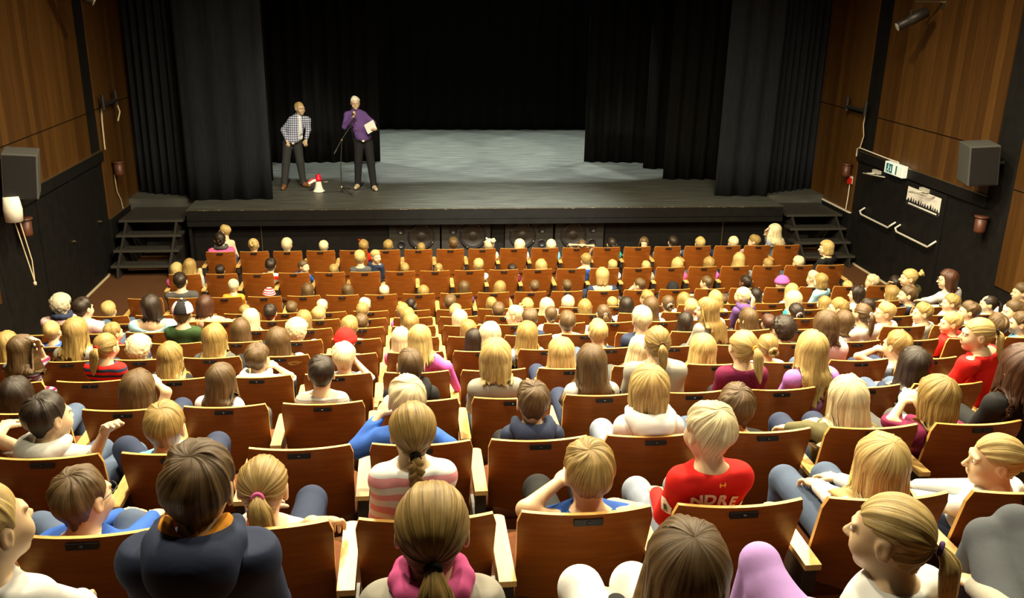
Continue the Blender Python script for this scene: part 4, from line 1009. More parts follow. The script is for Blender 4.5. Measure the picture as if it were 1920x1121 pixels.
# ------------------------------------------------------------------ the audience
# row x y width style colour shirt options: where each head is and how it looks
AUD = '''
1 413 449 29 u K pink sc=1.15 who=woman y=10 scarf=dkgrey loose=.02
1 476 460 26 u B palepink tiec=white tie=.3
1 538 460 22 s W white
1 607 463 19 s W ltgrey
1 682 462 20 s D red hat=0 bow=red,-.07
1 728 462 20 s D blue
1 790 466 17 s D grey
1 850 458 22 s N brown
1 917 460 21 u W cream tiec=white tie=.9 tx=.5 bow=white,-.05
1 974 461 21 b W palepink
1 1033 462 20 s W ltblue
1 1091 461 18 s N purple aL=1068,459,1089,459,.1,.03 aR=1113,461,1094,460,.1,.03 who=child
1 1147 458 21 p K teal tiec=white
1 1207 456 19 l N white y=165 face=1
1 1261 454 19 s K white
1 1312 457 21 s B red
1 1374 456 22 s W palepink
1 1413 453 24 s D palepink y=60
1 1451 433 27 l W slate who=woman y=75 face=1 sc=1.1 len=.22 aL=1440,462,1437,441,.3,.22
2 356 499 29 l D ltgrey len=.2 aR=375,506,381,535,.15,.1
2 332 507 23 b B pink
2 413 508 18 s K dkgrey
2 507 498 22 s K white/red/12
2 570 500 21 s N blue y=-125 face=1
2 626 507 19 s D green
2 675 484 23 s B dkgrey
2 705 481 21 s B navy y=-150 face=1 len=.1
2 759 505 18 s D orange
2 822 504 18 p D pink tiec=black
2 897 498 21 s B white
2 960 506 18 s K maroon
2 1015 499 21 b B palepink
2 1099 489 22 s D blue p=25 
2 1148 499 19 s B white
2 1211 501 19 s B grey
2 1270 497 22 b B pink
2 1329 495 22 b D magenta
2 1385 487 24 l B palepink len=.2
2 1439 497 20 s D white
2 1496 493 21 s W palepink aL=1480,508,1488,500,.2,.1
2 1549 465 27 b B black who=woman y=78 face=1 sc=1.1 sw=.125 len=.1
3 339 528 27 s K dkgrey sc=1.1 who=man sw=.125
3 438 536 23 c W orange
3 505 553 19 s B white hat=white/red/3.2
3 578 546 24 l N olive len=.2
3 652 545 21 b N grey
3 721 547 19 s W pink
3 794 548 22 b D slate
3 870 540 22 l N purple len=.2
3 937 541 23 b D palepink
3 1002 538 20 s N red
3 1063 537 20 s N navy
3 1129 518 26 b B navy who=woman sc=1.1 scoop=.05 len=.1 sw=.12
3 1198 535 25 s N palepink y=50 aL=1174,549,1182,542,.25,.3
3 1261 541 20 s K black hat=black
3 1323 530 23 s N ltgrey y=50
3 1397 530 24 s K dkgrey dark=1 y=30
3 1465 530 24 s B white hat=magenta/pink/1.6 y=65
3 1524 522 25 s W white y=40
3 1588 538 19 s B ltblue
3 1634 528 26 s W white y=70
3 1676 531 24 s K dkgrey aL=1664,545,1668,534,.2,.1
4 205 582 28 s B ltgrey
4 460 585 22 s D grey
4 547 579 23 s N olive
4 604 575 22 s W white
4 684 573 24 s W palepink
4 771 571 22 p K black tiec=white tx=.5
4 844 568 26 s N maroon
4 921 571 23 s D grey
4 989 573 25 u B red tiec=red tie=.2 tx=-.9
4 1064 570 27 s W white
4 1147 570 20 s B grey
4 1212 559 27 s D white y=30
4 1282 564 25 b D ltgrey
4 1354 564 20 s N navy
4 1416 554 24 l K maroon len=.2
4 1484 547 27 b B white
4 1538 527 27 b D paleblue y=60 len=.1
4 1671 550 27 b D lilac y=40
4 1704 521 36 u B olive who=woman y=72 face=1 sc=1.2 sw=.125 tie=.35
5 115 571 40 k G palepink who=woman sc=1.3 scarf=navy sw=.13
5 385 574 34 b R peach who=woman sc=1.2 len=.1 sw=.13 p=14
5 507 587 27 s K red
5 598 591 27 s B white
5 680 583 25 s D grey
5 755 584 25 s D magenta
5 854 585 25 s B brown
5 934 583 26 s N navy
5 1025 575 28 l W palepink len=.2
5 1096 578 27 b D grey
5 1174 573 27 l K white len=.2
5 1252 569 27 u N slate tiec=white
5 1341 561 27 b B ltgrey
5 1488 562 33 b W teal y=25
5 1545 570 26 b D pink y=30
5 1606 551 29 b K white y=70 len=.1
5 1701 553 35 s N navy y=68 face=1
5 1777 524 35 b R white/grey/1.4 who=woman y=72 face=1 sc=1.25 glasses=1 len=.11 sw=.1255 aL=1746,563,1730,563,.2,.35
5 1914 548 33 s N white y=75
6 157 579 36 s K palepink who=man y=-25 sc=1.2 sw=.13
6 284 575 40 b K paleblue who=woman sc=1.25 scoop=.06 len=.11 sw=.13 r=-5
6 471 599 34 l W white len=.17
6 571 600 31 b D blue
6 678 606 28 s N olive
6 765 594 28 b D purple
6 862 599 31 b W cream
6 964 591 34 s W white y=70 face=1
6 1033 590 27 r N white len=.18
6 1131 588 29 p N grey tiec=grey
6 1220 576 33 l N white len=.2
6 1295 577 27 s B lilac
6 1392 555 31 p W purple hood=1 tiec=white who=girl y=40
6 1491 586 32 u K peach tiec=palepink
6 1571 578 36 s D ltgrey y=60
6 1624 575 30 s K navy y=60
6 1782 568 32 s D palepink y=70 face=1
6 1853 570 32 p K paleblue tiec=black y=65
7 99 622 31 s B blue
7 213 624 34 s D red y=-35
7 343 587 38 s N green hat=cap sc=1.05
7 452 620 38 l N dkgrey len=.2
7 557 620 38 k W palepink
7 656 614 34 s D grey
7 771 606 30 b D lilac
7 878 619 32 b D pink
7 993 598 33 s N navy
7 1063 604 35 s N white
7 1285 604 30 l K black len=.17 dark=1
7 1402 598 36 l N ltgrey len=.19 y=25
7 1440 606 28 s R brown
7 1659 586 37 s B white y=68 face=1
7 1729 587 37 s D ltgrey y=70 face=1
7 1816 584 36 s N navy y=60
7 1900 584 42 s N ltblue y=72 face=1
8 15 645 40 l D brown len=.2
8 142 622 44 l D grey len=.2
8 261 654 42 k W navy
8 402 634 44 l D dkgrey len=.27
8 521 640 46 l N olive len=.2
8 648 640 38 s D grey hat=red
8 752 636 36 l W pink len=.16
8 888 637 31 l K maroon len=.17
8 918 629 41 b W white
8 988 628 46 l D slate len=.2
8 1121 624 40 s B navy
8 1203 599 41 s W navy loose=.02
8 1325 580 42 l D grey who=girl y=72 face=1 len=.27 sc=1.1
8 1469 617 41 k K dkgrey
8 1582 603 34 b N white
8 1615 588 36 p N white who=girl y=20 aR=1626,618,1646,648,.15,.3 sc=1.1 tiec=white
8 1782 606 40 s B red y=72 loose=.03 face=1
8 1868 611 38 s N dkgrey
8 1912 606 40 s N ltblue y=60
9 44 655 50 l N maroon/slate/3.2 y=-55 len=.22 aR=82,672,74,650,.25,.2 face=1
9 200 650 47 p D red/navy/4.2 tiec=red len=.2 y=-20
9 321 669 49 l D black len=.15 y=-15
9 484 672 49 s N white hood=1 aR=545,705,519,688,.12,.22 y=-15
9 645 671 47 s W slate aR=692,705,665,675,.12,.2
9 787 636 43 l B magenta len=.17 aR=838,688,858,730,.1,.2 p=10
9 1052 661 50 l B white len=.2
9 1199 657 45 l W palepink len=.16
9 1317 655 50 l B grey len=.2
9 1437 649 41 u D palepink tiec=brown
9 1548 610 46 b N palepink len=.11 sc=1.1
9 1681 648 49 s D slate aL=1608,668,1640,655,.2,.3 y=20
10 32 742 60 l K navy len=.2
10 259 732 62 l N black len=.16 aR=312,735,298,722,.2,.25
10 415 712 55 l N white len=.2 y=-25
10 603 700 55 s K grey/ltgrey/1.6
10 770 686 58 c N black hood=1
10 929 671 60 b B grey len=.11
10 1108 680 58 l N ltgrey len=.34
10 1231 643 54 p D grey tiec=brown len=.16 sc=1.12 sw=.12
10 1392 650 55 p B maroon tiec=orange len=.2 tx=.35
10 1522 655 62 l B lilac len=.32 aR=1530,755,1515,800,.1,.3
10 1714 686 60 l K navy len=.2
10 1832 627 60 p B red y=70 face=1 len=.2 tiec=black sc=1.15 sw=.125
11 92 783 84 s K ltgrey hood=1 y=-35 aL=-8,822,8,802,.12,.24 aR=178,850,196,812,.2,.12 short=1
11 311 801 88 s D ltblue kL=238,842,.4
11 763 752 76 s W blue aL=668,842,712,778,.14,.26 aR=842,838,800,800,.1,.25
11 998 754 66 s N navy hood=1
11 1216 730 76 b B white hood=1 len=.085
11 1379 764 72 s N black
11 1589 748 96 l W olive len=.21 aL=1515,805,1480,802,.2,.36
11 1754 746 80 b D maroon len=.13 aL=1670,790,1692,755,.2,.28 y=15
11 1912 690 82 l R black len=.2 sc=1.15
12 157 935 108 s N blue y=-25 kL=76,990,.42 kR=246,985,.42 glasses=1
12 494 914 102 p D palepink len=.19 tiec=pink aR=585,985,612,978,.1,.22 short=1
12 772 808 94 r D white/rose/6 len=.24 y=8 tie=-.85 thick=.018 hd=.16
12 1103 885 106 s D blue short=1 aL=985,955,1046,905,.1,.22 aR=1200,960,1160,945,.12,.3
12 1328 810 98 s W red shirtmarks=1 y=12
12 1650 873 100 l B white len=.21 aL=1565,935,1535,912,.28,.42 y=6
12 1864 862 100 p B white y=72 face=1 len=.13 tiec=teal tie=-.1
13 -22 990 128 s B white y=-30 aR=150,1140,152,1122,.3,.42 p=-3
13 373 915 140 s N navy hood=1 lining=orange loose=.02 sw=.118 hd=.30 hoodk=1.25
13 810 992 152 p D grey len=.18 tiec=black tie=-.5 scarf=pink
13 1288 1068 165 l N black len=.3 kL=1088,1102,.62 kR=1186,1096,.62 tr=white
13 1668 1003 150 p B white len=.2 tiec=purple y=42 tx=.15 tie=-.15 kL=1425,1055,.55 kR=1440,1105,.5 tr=palelilac face=1
13 2085 1010 140 l D grey kL=1850,1010,.62 kR=1905,985,.62 tr=slate2
'''
CLOTH['soot'] = (.030, .031, .032); CLOTH['slate2'] = (.075, .085, .10); CNAME['slate2'] = 'grey'
SW = {'s': 'short', 'c': 'cropped', 'b': 'bobbed', 'l': 'long', 'p': 'ponytailed', 'r': 'plaited', 'u': 'pinned-up', 'k': 'curly'}
def shirt_words(n, o):
    if '/' in n:
        a, b, _ = n.split('/'); w2 = '%s-%s striped' % (CNAME.get(a, a), CNAME.get(b, b))
    else: w2 = CNAME.get(n, n)
    return w2 + (' hoodie' if o.get('hood') else ' top')
def parse(line):
    t = line.split(); o = {}
    for q in t[7:]:
        k, v2 = q.split('=', 1)
        try: v3 = float(v2)
        except ValueError: v3 = v2
        o[k] = v3
    return int(t[0]), float(t[1]), float(t[2]), float(t[3]), t[4], t[5], t[6], o
def assign(xs, cs):
    """a seat for each person, left to right, with the smallest total shift; two may squeeze onto one"""
    n, m = len(xs), len(cs); C_ = np.array([[(x-c)**2 for c in cs] for x in xs]); D = np.full((n, m), 1e9); B_ = np.zeros((n, m), int); D[0] = C_[0]
    for i in range(1, n):
        for j in range(m):
            k = int(np.argmin(D[i-1, :j])) if j else 0; a = D[i-1, k] if j else 1e9; b = D[i-1, j]+.07
            D[i, j] = C_[i, j]+min(a, b); B_[i, j] = k if a <= b else j
    out = [0]*n; j = int(np.argmin(D[-1]))
    for i in range(n-1, -1, -1): out[i] = cs[j]; j = B_[i, j]
    return out
def audience():
    rows = {}
    for ln in AUD.strip().splitlines():
        p = parse(ln); rows.setdefault(p[0], []).append(p)
    for r, L_ in rows.items():
        L_.sort(key=lambda p: p[1])
        seat_of = assign([on_y(p[1], p[2], ROWY[r]+p[7].get('hd', .19))[0] for p in L_], SEATS[r] if r < 4 else [.0425+.525*k for k in range(-8, 15)])
        for i, (r, x, y, wd, style, hc, shirt, o) in enumerate(L_):
            Y = ROWY[r]; hd = o.get('hd', .19); Hd = on_y(x, y, Y+hd); dz = depth(Hd)
            if o.get('hat') == 0: o.pop('hat')
            adult = o.get('who') in ('woman', 'man')
            hs = wd*dz/FPX/.176
            prof = abs(math.sin(math.radians(o.get('y', 0)))); hs /= (1+.2*prof)
            hs = min(1.12 if adult else 1.04, max(.98 if adult else .84, hs))
            sx = seat_of[i]; lim = .06 if seat_of.count(sx) == 1 else .3; hx = sx+min(lim, max(-lim, Hd[0]-sx))
            seat = FLOOR[r]+.447; s = (Hd[2]-seat)/.60
            s = hs*(1.12 if adult else 1.0); s = max(s, o.get('sc', 0)*.95)
            loc = np.array([hx, Y+.29, seat]); head = Hd-loc
            R = rot(math.radians(o.get('y', 0)), math.radians(o.get('p', 4)), math.radians(o.get('r', (i*37 % 13)-6)*.6))
            oo = dict(o); oo['by'] = math.radians(max(-32, min(32, o.get('y', 0)*.45)))
            for k in ('aL', 'aR'):
                if k in o:
                    ex, ey, hx2, hy2, d1, d2 = map(float, o[k].split(','))
                    oo[k] = (on_y(ex, ey, Y+d1)-loc, on_y(hx2, hy2, Y+d2)-loc)
            for k in ('kL', 'kR'):
                if k in o:
                    kx, ky, d1 = map(float, o[k].split(',')); K = on_y(kx, ky, Y+d1)-loc; oo[k] = (K, K+np.array([0, .12, -.38*s]))
            if 'scoop' in o: oo['scoop'] = o['scoop']
            if 'bow' in o: c2, b2 = o['bow'].split(','); oo['bow'] = (c2, float(b2))
            oo['tr'] = o.get('tr', ('denim', 'navy', 'dkgrey', 'black', 'slate')[i % 5])
            if o.get('short') == 1: oo['short'] = True
            near = 3 if r >= 11 else 2 if r >= 8 else 1 if r >= 5 else 0
            if r in (8,) and not o.get('face'): near = 1 if wd < 36 else 2
            who = o.get('who', 'child')
            hat = o.get('hat')
            if hat == 'cap': hair = 'in a black and pink cap'
            elif hat: hair = 'in a %s knitted hat' % (CNAME.get(hat, hat) if '/' not in hat else {'w': 'striped', 'm': 'pink'}[hat[0]])
            else: hair = 'with %s %s hair' % (SW[style], HNAME[hc])
            lab = '%s %s, %s, %s from left in the %s' % (who, hair, shirt_words(shirt, o), ORD[i], row_name(r))
            P, J = make_person(loc, head, hs, R, s, style, hc, shirt, oo, near, lab, 'person', 'audience in the ' + row_name(r), row=r)
            if o.get('shirtmarks'): shirt_marks(P, J)
def standing_child():
    Y = ROWY[1]+.72; Hd = on_y(421, 434, Y); loc = np.array([Hd[0], Y, 0.0]); head = Hd-loc; s = .92; pz = head[2]*.6
    o = dict(tr='denim', face=1, by=.9, kL=None, kR=None, toe={-1: np.array([-.11, .06, -.03]), 1: np.array([-.11, .06, -.03])})
    for q, a, b in ((-1, 'kL', 'fL'), (1, 'kR', 'fR')):
        o[b] = np.array([q*.05, q*.05, .065]); o[a] = np.array([q*.055, q*.055+.02, pz*.5])
    make_person(loc, head, .95, rot(1.2, .1, 0), s, 's', 'B', 'cream', o, 1, 'blond child standing before the dark-haired woman in pink at the front left', 'person', None, True)
def shirt_marks(P, J):
    """white name letters, gold emblem and sleeve badge on the red football shirt"""
    sh = [c for c in P.children if c.name.startswith('shirt')][0]
    dg = bpy.context.evaluated_depsgraph_get(); dg.update()
    from mathutils.bvhtree import BVHTree
    bv = BVHTree.FromPolygons([v.co for v in sh.data.vertices], [tuple(p.vertices) for p in sh.data.polygons])
    neck, s, X, Fw = J['neck'], J['s'], J['X'], J['Fw']
    def drape(me, name, mat, parent, back=None, off=.006):
        d = Fw if back is None else back
        for v2 in me.vertices:
            p = Vector(v2.co); hit = bv.ray_cast(p - Vector(d)*.6, Vector(d))
            if hit[0] is not None: v2.co = hit[0] - Vector(d)*off
        me.materials.clear(); me.materials.append(mat); me.update(); return link(name, me, parent)
    # arched letters
    word = 'ANDREA'; gold = base_mat('gold_print', lin(.85, .42, .03), .5); wht = base_mat('white_print', lin(.85, .8, .72), .6)
    cuts = []
    for i, ch in enumerate(word):
        cu = bpy.data.curves.new('letter', 'FONT'); cu.body = ch; cu.size = .058; cu.align_x = 'CENTER'; cu.offset = .0028; cu.resolution_u = 3
        ob = bpy.data.objects.new('letter', cu); C.objects.link(ob); dg.update(); me = bpy.data.meshes.new_from_object(ob.evaluated_get(bpy.context.evaluated_depsgraph_get())); bpy.data.objects.remove(ob)
        import bmesh
        bm = bmesh.new(); bm.from_mesh(me); bmesh.ops.triangulate(bm, faces=bm.faces[:]); bmesh.ops.subdivide_edges(bm, edges=[e for e in bm.edges if e.calc_length() > .01], cuts=2, use_grid_fill=True); bm.to_mesh(me); bm.free()
        u = (i-2.5)*.042; dz = (-.034, 0, 0, 0, 0, -.016)[i]; a = -u/.30
        for v2 in me.vertices:
            lx, lz = v2.co.x, v2.co.y; px = u+lx*math.cos(a)-lz*math.sin(a); pz = -.100*s-1.5*u*u/.30*.6-.14*u+dz+lx*math.sin(a)+lz*math.cos(a)
            q = neck+X*px+np.array([0, 0, pz]); v2.co = q
        drape(me, 'printed_letter', wht, sh)
    def poly(pts, name, mat, back=None, base=None):
        b = MB(); Xd = X if back is None else np.cross(back, [0, 0, 1.]); bs = neck if base is None else base
        for f in pts: b.add([bs+Xd*x+np.array([0, 0, z]) for x, z in f], [tuple(range(len(f)))])
        me = b.mesh(name, mat); import bmesh
        bm = bmesh.new(); bm.from_mesh(me); bmesh.ops.triangulate(bm, faces=bm.faces[:]); bmesh.ops.subdivide_edges(bm, edges=bm.edges[:], cuts=3, use_grid_fill=True); bm.to_mesh(me); bm.free()
        return drape(me, name, mat, sh, back)
    e = lambda x, z: (.012+x, -.018*s+z)
    poly([[e(-.011, .008), e(-.007, .008), e(-.006, -.008), e(-.010, -.008)], [e(.011, .008), e(.007, .008), e(.006, -.008), e(.010, -.008)], [e(-.009, .002), e(.009, .002), e(.009, -.002), e(-.009, -.002)], [e(-.012, .004), e(-.009, .004), e(-.009, -.004), e(-.012, -.004)], [e(.012, .004), e(.009, .004), e(.009, -.004), e(.012, -.004)]], 'gold_emblem', gold)
    S0, E, _ = J['arms'][-1]; mid = lerp(S0, E, .55); bk = np.array([.75, .66, 0]); bk /= np.linalg.norm(bk)
    b0 = poly([[(-.022, .03), (.004, .036), (.026, .0), (.016, -.036), (-.018, -.022)]], 'sleeve_badge', wht, bk, mid)
    blk = base_mat('badge_ink', lin(.05, .05, .06), .6)
    poly([[(-.006, .008), (.006, .010), (.010, -.012), (-.004, -.014)], [(-.010, -.016), (.010, -.018), (.010, -.022), (-.010, -.020)]], 'badge_mark', blk, bk, mid+np.array([0, 0, 0])-bk*.002).data.transform(Matrix.Translation(-Vector(bk)*.002))
T1 = time.time(); audience(); standing_child(); print('audience', round(time.time()-T1, 1), 's')
# ------------------------------------------------------------------ on the stage
def stage_people():
    I3 = np.eye(3)
    # man in the purple shirt speaking into a microphone, facing the hall
    F0 = on_z(684, 349, 1.0); base = np.array([F0[0], F0[1], 1.0])
    px = lambda x, y, dy: on_y(x, y, base[1]+dy)-base
    fl = lambda x, y: on_z(x, y, 1.07)-base
    head = px(666, 193, 0); R = rot(PI+.12, .10, 0)
    by = PI+.05
    o = dict(by=by, face=1, hands=1, sw=.135, fat=1.4, thick=.013, tr='black', collar=.5, neck=.34, loose=.016, glasses=1, curl=1.1,
             aL=(px(700, 231, .0), px(700, 241, -.26)), aR=(px(646, 238, -.12), px(661, 220, -.24)), hn=(0.2, -.5, .8))
    fR, fL = fl(671, 346), fl(701, 349)
    o['fR'] = fR; o['fL'] = fL; pel = np.array([0, 0, head[2]*.60])
    o['kR'] = lerp(pel+np.array([-.08, 0, 0]), fR, .52)+np.array([0, -.03, 0]); o['kL'] = lerp(pel+np.array([.09, 0, 0]), fL, .52)+np.array([0, -.03, 0])
    o['toe'] = {1: np.array([-.04, -.17, -.035]), -1: np.array([.05, -.17, -.035])}
    P, J = make_person(base, head, 1.14, R, 1.17, 's', 'H', 'purple', o, 1, 'man with white hair in a purple shirt speaking into a microphone on stage', 'person', None, True)
    shoes(P, J, o, M_tan)
    details(P, J, 'purple')
    # paper in his left hand
    h = J['arms'][-1][1 if False else 2]+base
    t = MB(); t.add([(-.06, 0, -.13), (.12, -.03, -.02), (.05, -.06, .16), (-.13, -.03, .05), (-.06, .003, -.13), (.12, -.027, -.02), (.05, -.057, .16), (-.13, -.027, .05)], [(0, 1, 2, 3), (7, 6, 5, 4), (0, 4, 5, 1), (1, 5, 6, 2), (2, 6, 7, 3), (3, 7, 4, 0)])
    pp = t.obj('paper_sheet', M_paper, None, h+np.array([-.045, -.07, .03])); tag(pp, 'white sheet of paper held by the man in purple', 'paper')
    # microphone in his right hand
    h = J['arms'][1][2]+base; mo = head+base+np.array([.0, -.13, -.06]); d = mo-h; d /= np.linalg.norm(d)
    m = thing('microphone', 'black handheld microphone at the mouth of the man in purple', 'microphone', tuple(h))
    q = MB(); q.tube([-d*.08, d*.02, d*.09], [.011, .014, .019], 12); q.obj('handle', M_metal, m)
    q = MB(); q.tube([d*.09, d*.10, d*.125, d*.14], [.02, .025, .024, .008], 14); q.obj('grille', M_grey, m)
    q = MB(); q.tube([-d*.08, -d*.14+np.array([0, 0, -.1]), np.array([.03, .02, -.6]), np.array([.1, .1, -1.0]), np.array([.3, .05, 1.006-h[2]+.0]), np.array([.0, -.2, 1.006-h[2]])], .004, 6); q.obj('cable', M_metal, m)
    # man in the plaid shirt, hands in pockets, looking across
    F1 = on_z(553, 346, 1.0); b1 = np.array([F1[0], F1[1], 1.0]); px = lambda x, y, dy: on_y(x, y, b1[1]+dy)-b1; fl = lambda x, y: on_z(x, y, 1.07)-b1
    head = px(562, 203, 0); R = rot(PI+.75, .06, 0)
    o = dict(by=PI+.18, face=1, hands=1, sw=.135, fat=1.4, thick=.013, tr='soot', collar=.5, neck=.34, loose=.016, glasses=1, curl=.9,
             aR=(px(531, 244, .04), px(538, 262, -.12)), aL=(px(578, 243, .05), px(574, 261, -.10)), hn=(0, -.4, -.9))
    fR, fL = fl(533, 347), fl(569, 343); o['fR'] = fR; o['fL'] = fL; pel = np.array([0, 0, head[2]*.60])
    o['kR'] = lerp(pel+np.array([-.08, 0, 0]), fR, .52)+np.array([0, -.03, 0]); o['kL'] = lerp(pel+np.array([.09, 0, 0]), fL, .52)+np.array([0, -.03, 0])
    o['toe'] = {1: np.array([-.01, -.17, -.035]), -1: np.array([.13, -.12, -.035])}
    plaid()
    P, J = make_person(b1, head, 1.14, R, 1.15, 'c', 'B', 'plaid', o, 1, 'man in plaid shirt and white tie standing with hands in pockets on stage', 'person', None, True)
    shoes(P, J, o, M_brownshoe); details(P, J, 'plaid')
    nk = J['neck']; q = MB()
    zf = lambda z: None
    tie_(P, J)
    # megaphone on the floor
    g = on_z(598, 359, 1.0); t = thing('megaphone', 'white and red megaphone standing on its bell on the stage floor', 'megaphone', (g[0], g[1], 1.0), None, .3)
    q = MB(); q.lathe([(.115, .004), (.118, .012), (.108, .02), (.085, .05), (.066, .11), (.055, .19), (.050, .215), (.046, .215), (.06, .1), (.10, .015), (.115, .004)], n=28); q.obj('bell', M_white, t)
    q = MB(); q.lathe([(0, .21), (.060, .21), (.064, .24), (.060, .28), (.045, .30), (.048, .32), (.044, .34), (0, .345)], n=24); q.obj('body', M_redm, t)
    q = MB(); q.tube([(-.04, 0, .23), (-.10, 0, .215), (-.20, -.02, .17)], [.032, .030, .026], 12); q.obj('handle', M_white, t)
    q = MB(); q.tube([(-.10, 0, .26), (-.16, 0, .245), (-.215, -.01, .20)], [.012, .012, .010], 8); q.obj('trigger_guard', M_redm, t)
    # tape mark
    g2 = on_z(611, 341, 1.0); q = MB(); q.box((g2[0]-.05, g2[1]-.03, 1.0005), (g2[0]+.04, g2[1]+.03, 1.004)); tag(q.obj('tape_mark', M_cord), 'small pale tape mark on the stage floor behind the megaphone', 'tape')
    # microphone stand
    g = on_z(641, 361, 1.0); t = thing('microphone_stand', 'black boom microphone stand on a tripod in front of the man in purple', 'stand', (g[0], g[1], 1.0))
    loc = lambda x, y, dy=0: on_y(x, y, g[1]+dy)-np.array([g[0], g[1], 1.0])
    for e in (loc(610, 363, .0), loc(661, 368, -.28), loc(656, 354, .3)):
        e = np.array([e[0], e[1], .012]); e = e/np.linalg.norm(e)*.36; e[2] = .012
        q = MB(); q.tube([(0, 0, .10), e*.5+np.array([0, 0, .05]), e], .010, 8); q.obj('leg', M_metal, t)
    top = loc(641, 262); q = MB(); q.tube([(0, 0, .03), (0, 0, .55), (0, 0, .56), top], [.013, .013, .009, .009], 10); q.obj('pole', M_metal, t)
    q = MB(); q.lathe([(0, .06), (.022, .06), (.024, .13), (0, .14)], n=12); q.obj('hub', M_brass, t)
    a, b2 = loc(626, 289, -.1), loc(657, 237, .08); q = MB(); q.tube([a, top+np.array([0, 0, .01]), b2], .008, 8); q.tube([lerp(a, b2, .03), lerp(a, b2, .17)], .014, 10); q.obj('boom', M_metal, t)
    q = MB(); q.tube([top+np.array([0, -.03, 0]), top+np.array([0, .03, 0])], .02, 10); q.obj('clamp', M_brass, t)
M_tan = base_mat('tan_shoe', lin(.42, .34, .22), .6); M_brownshoe = base_mat('brown_shoe', lin(.20, .08, .03), .4); M_sole = base_mat('shoe_sole', lin(.05, .04, .03), .7)
def plaid():
    m = base_mat('cloth_plaid', lin(.4, .42, .5), .85, .15); t = N(m, 'ShaderNodeTexCoord'); sp = N(m, 'ShaderNodeSeparateXYZ'); L(m, t.outputs['Object'], sp.inputs[0]); outs = []
    for ax, k in (('X', 25), ('Z', 23)):
        u = N(m, 'ShaderNodeMath', operation='MULTIPLY'); u.inputs[1].default_value = k; L(m, sp.outputs[ax], u.inputs[0])
        f = N(m, 'ShaderNodeMath', operation='FRACT'); L(m, u.outputs[0], f.inputs[0]); g = N(m, 'ShaderNodeMath', operation='GREATER_THAN'); g.inputs[1].default_value = .52; L(m, f.outputs[0], g.inputs[0]); outs.append(g.outputs[0])
    ad = N(m, 'ShaderNodeMath', operation='ADD'); L(m, outs[0], ad.inputs[0]); L(m, outs[1], ad.inputs[1])
    md = N(m, 'ShaderNodeMath', operation='MULTIPLY'); md.inputs[1].default_value = .5; L(m, ad.outputs[0], md.inputs[0])
    r = ramp(m, [(0, lin(.62, .64, .68)), (.5, lin(.20, .22, .34)), (1, lin(.045, .05, .12))]); L(m, md.outputs[0], r.inputs[0]); L(m, r.outputs[0], bsdf(m).inputs['Base Color'])
def shoes(P, J, o, mat):
    for q in (-1, 1):
        A_ = J['legs'][q][2]; t = o['toe'][q]; d = np.array([t[0], t[1], 0]); d /= np.linalg.norm(d)
        v = Vol(); b = np.array([A_[0], A_[1], .045])
        v.cap(b-d*.05+np.array([0, 0, .02]), b+d*.05, .046, .044, .02); v.cap(b+d*.05, b+d*.17+np.array([0, 0, -.008]), .044, .036, .03); v.plane((0, 0, .008), (0, 0, -1)); v.plane(A_+np.array([0, 0, .035]), (0, 0, 1))
        V, F = v.mesh(.009); so = link('shoe', mesh_np('shoe', V, F, (mat,)), P)
        v = Vol(); v.cap(b-d*.05+np.array([0, 0, -.012]), b+d*.17+np.array([0, 0, -.012]), .047, .039, .02); v.plane((0, 0, .018), (0, 0, 1)); v.plane((0, 0, .001), (0, 0, -1))
        V, F = v.mesh(.009); link('sole', mesh_np('sole', V, F, (M_sole,)), so)
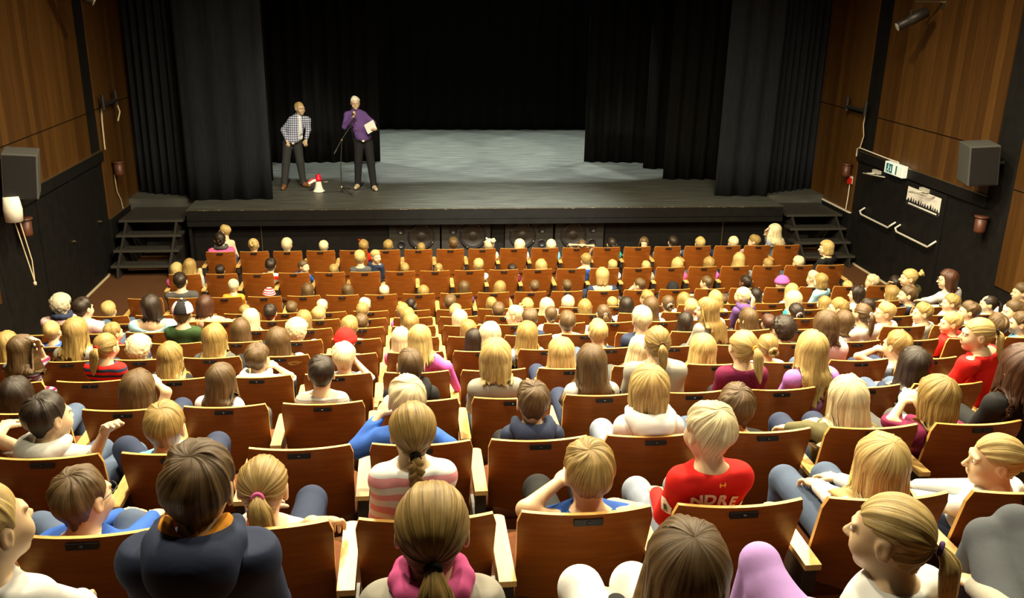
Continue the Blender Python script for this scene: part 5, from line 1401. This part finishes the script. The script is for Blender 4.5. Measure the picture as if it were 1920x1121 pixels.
def details(P, J, cl):
    s, X, Fw, nk, pel = J['s'], J['X'], J['Fw'], J['neck'], J['pel']
    v = Vol(); z = pel[2]-.045*s
    for i in range(16):
        a0, a1 = 2*PI*i/16, 2*PI*(i+1)/16; f = lambda a: np.array([pel[0], pel[1], z])+X*math.cos(a)*.138*s+Fw*math.sin(a)*.142*s; v.cap(f(a0), f(a1), .016, .016, .01)
    V, F = v.mesh(.009); b = link('belt', mesh_np('belt', V, F, (M_plate,)), P)
    q = MB(); c = np.array([pel[0], pel[1], z])+Fw*.158*s; q.box(c-np.array([.022, .006, .018]), c+np.array([.022, .006, .018])); q.obj('buckle', M_chrome, b)
    # collar wings and buttons, draped on the shirt front
    sh = [c2 for c2 in P.children if c2.name.startswith('shirt')][0]
    from mathutils.bvhtree import BVHTree
    J['bv'] = BVHTree.FromPolygons([w2.co for w2 in sh.data.vertices], [tuple(p.vertices) for p in sh.data.polygons])
    q = MB()
    for k in (-1, 1):
        a = nk+Fw*.045*s+X*k*.012*s+np.array([0, 0, .035*s]); q.tube([nk+X*k*.055*s+np.array([0, 0, .05*s]), a+X*k*.02*s, a+X*k*.038*s+Fw*.028*s+np.array([0, 0, -.055*s])], [.014*s, .015*s, .006*s], 8)
    q.obj('collar', cloth_mat(cl), P)
    if cl != 'plaid':
        for i in range(4):
            p = nk+np.array([0, 0, -(.10+.085*i)*s])+Fw*.4; h = J['bv'].ray_cast(Vector(p), Vector(-Fw))
            if h[0] is not None: q = MB(); c = np.array(h[0])+Fw*.002; q.lathe([(0, -.003), (.006, -.002), (.006, .002), (0, .003)], c, 'y', 10); q.obj('button', M_white, P)
        q = MB(); cc = []
        for dx in (-.10, -.03):
            for dz in (-.16, -.25):
                p = nk+np.array([0, 0, dz*s])-X*dx*s+Fw*.4; h = J['bv'].ray_cast(Vector(p), Vector(-Fw)); cc.append((np.array(h[0]) if h[0] is not None else p-Fw*.26)+Fw*.006)
        q.add([cc[0], cc[2], cc[3], cc[1]]+[c-Fw*.006 for c in (cc[0], cc[2], cc[3], cc[1])], [(0, 1, 2, 3), (0, 4, 5, 1), (1, 5, 6, 2), (2, 6, 7, 3), (3, 7, 4, 0)]); q.obj('chest_pocket', cloth_mat(cl), P)
def tie_(P, J):
    s, X, Fw, nk = J['s'], J['X'], J['Fw'], J['neck']; V = []; F = []; n = 14
    for i in range(n):
        u = i/(n-1); wd = np.interp(u, [0, .06, .12, .9, 1], [.022, .026, .018, .042, .002])*s; z = .02*s-.43*s*u
        for k in (-1, 1):
            p = nk+np.array([0, 0, z])+X*k*wd+Fw*.4; h = J['bv'].ray_cast(Vector(p), Vector(-Fw)); c = np.array(h[0]) if h[0] is not None else nk+np.array([0, 0, z])+X*k*wd+Fw*.07
            V.append(c+Fw*.010); V.append(c+Fw*.001)
    for i in range(n-1):
        a = i*4; F += [(a, a+2, a+6, a+4), (a+1, a+5, a+7, a+3), (a, a+4, a+5, a+1), (a+2, a+3, a+7, a+6)]
    link('tie', mesh_np('tie', V, F, (cloth_mat('white'),), smooth=False), P)
stage_people()
print('script', round(time.time()-T00, 1), 's')
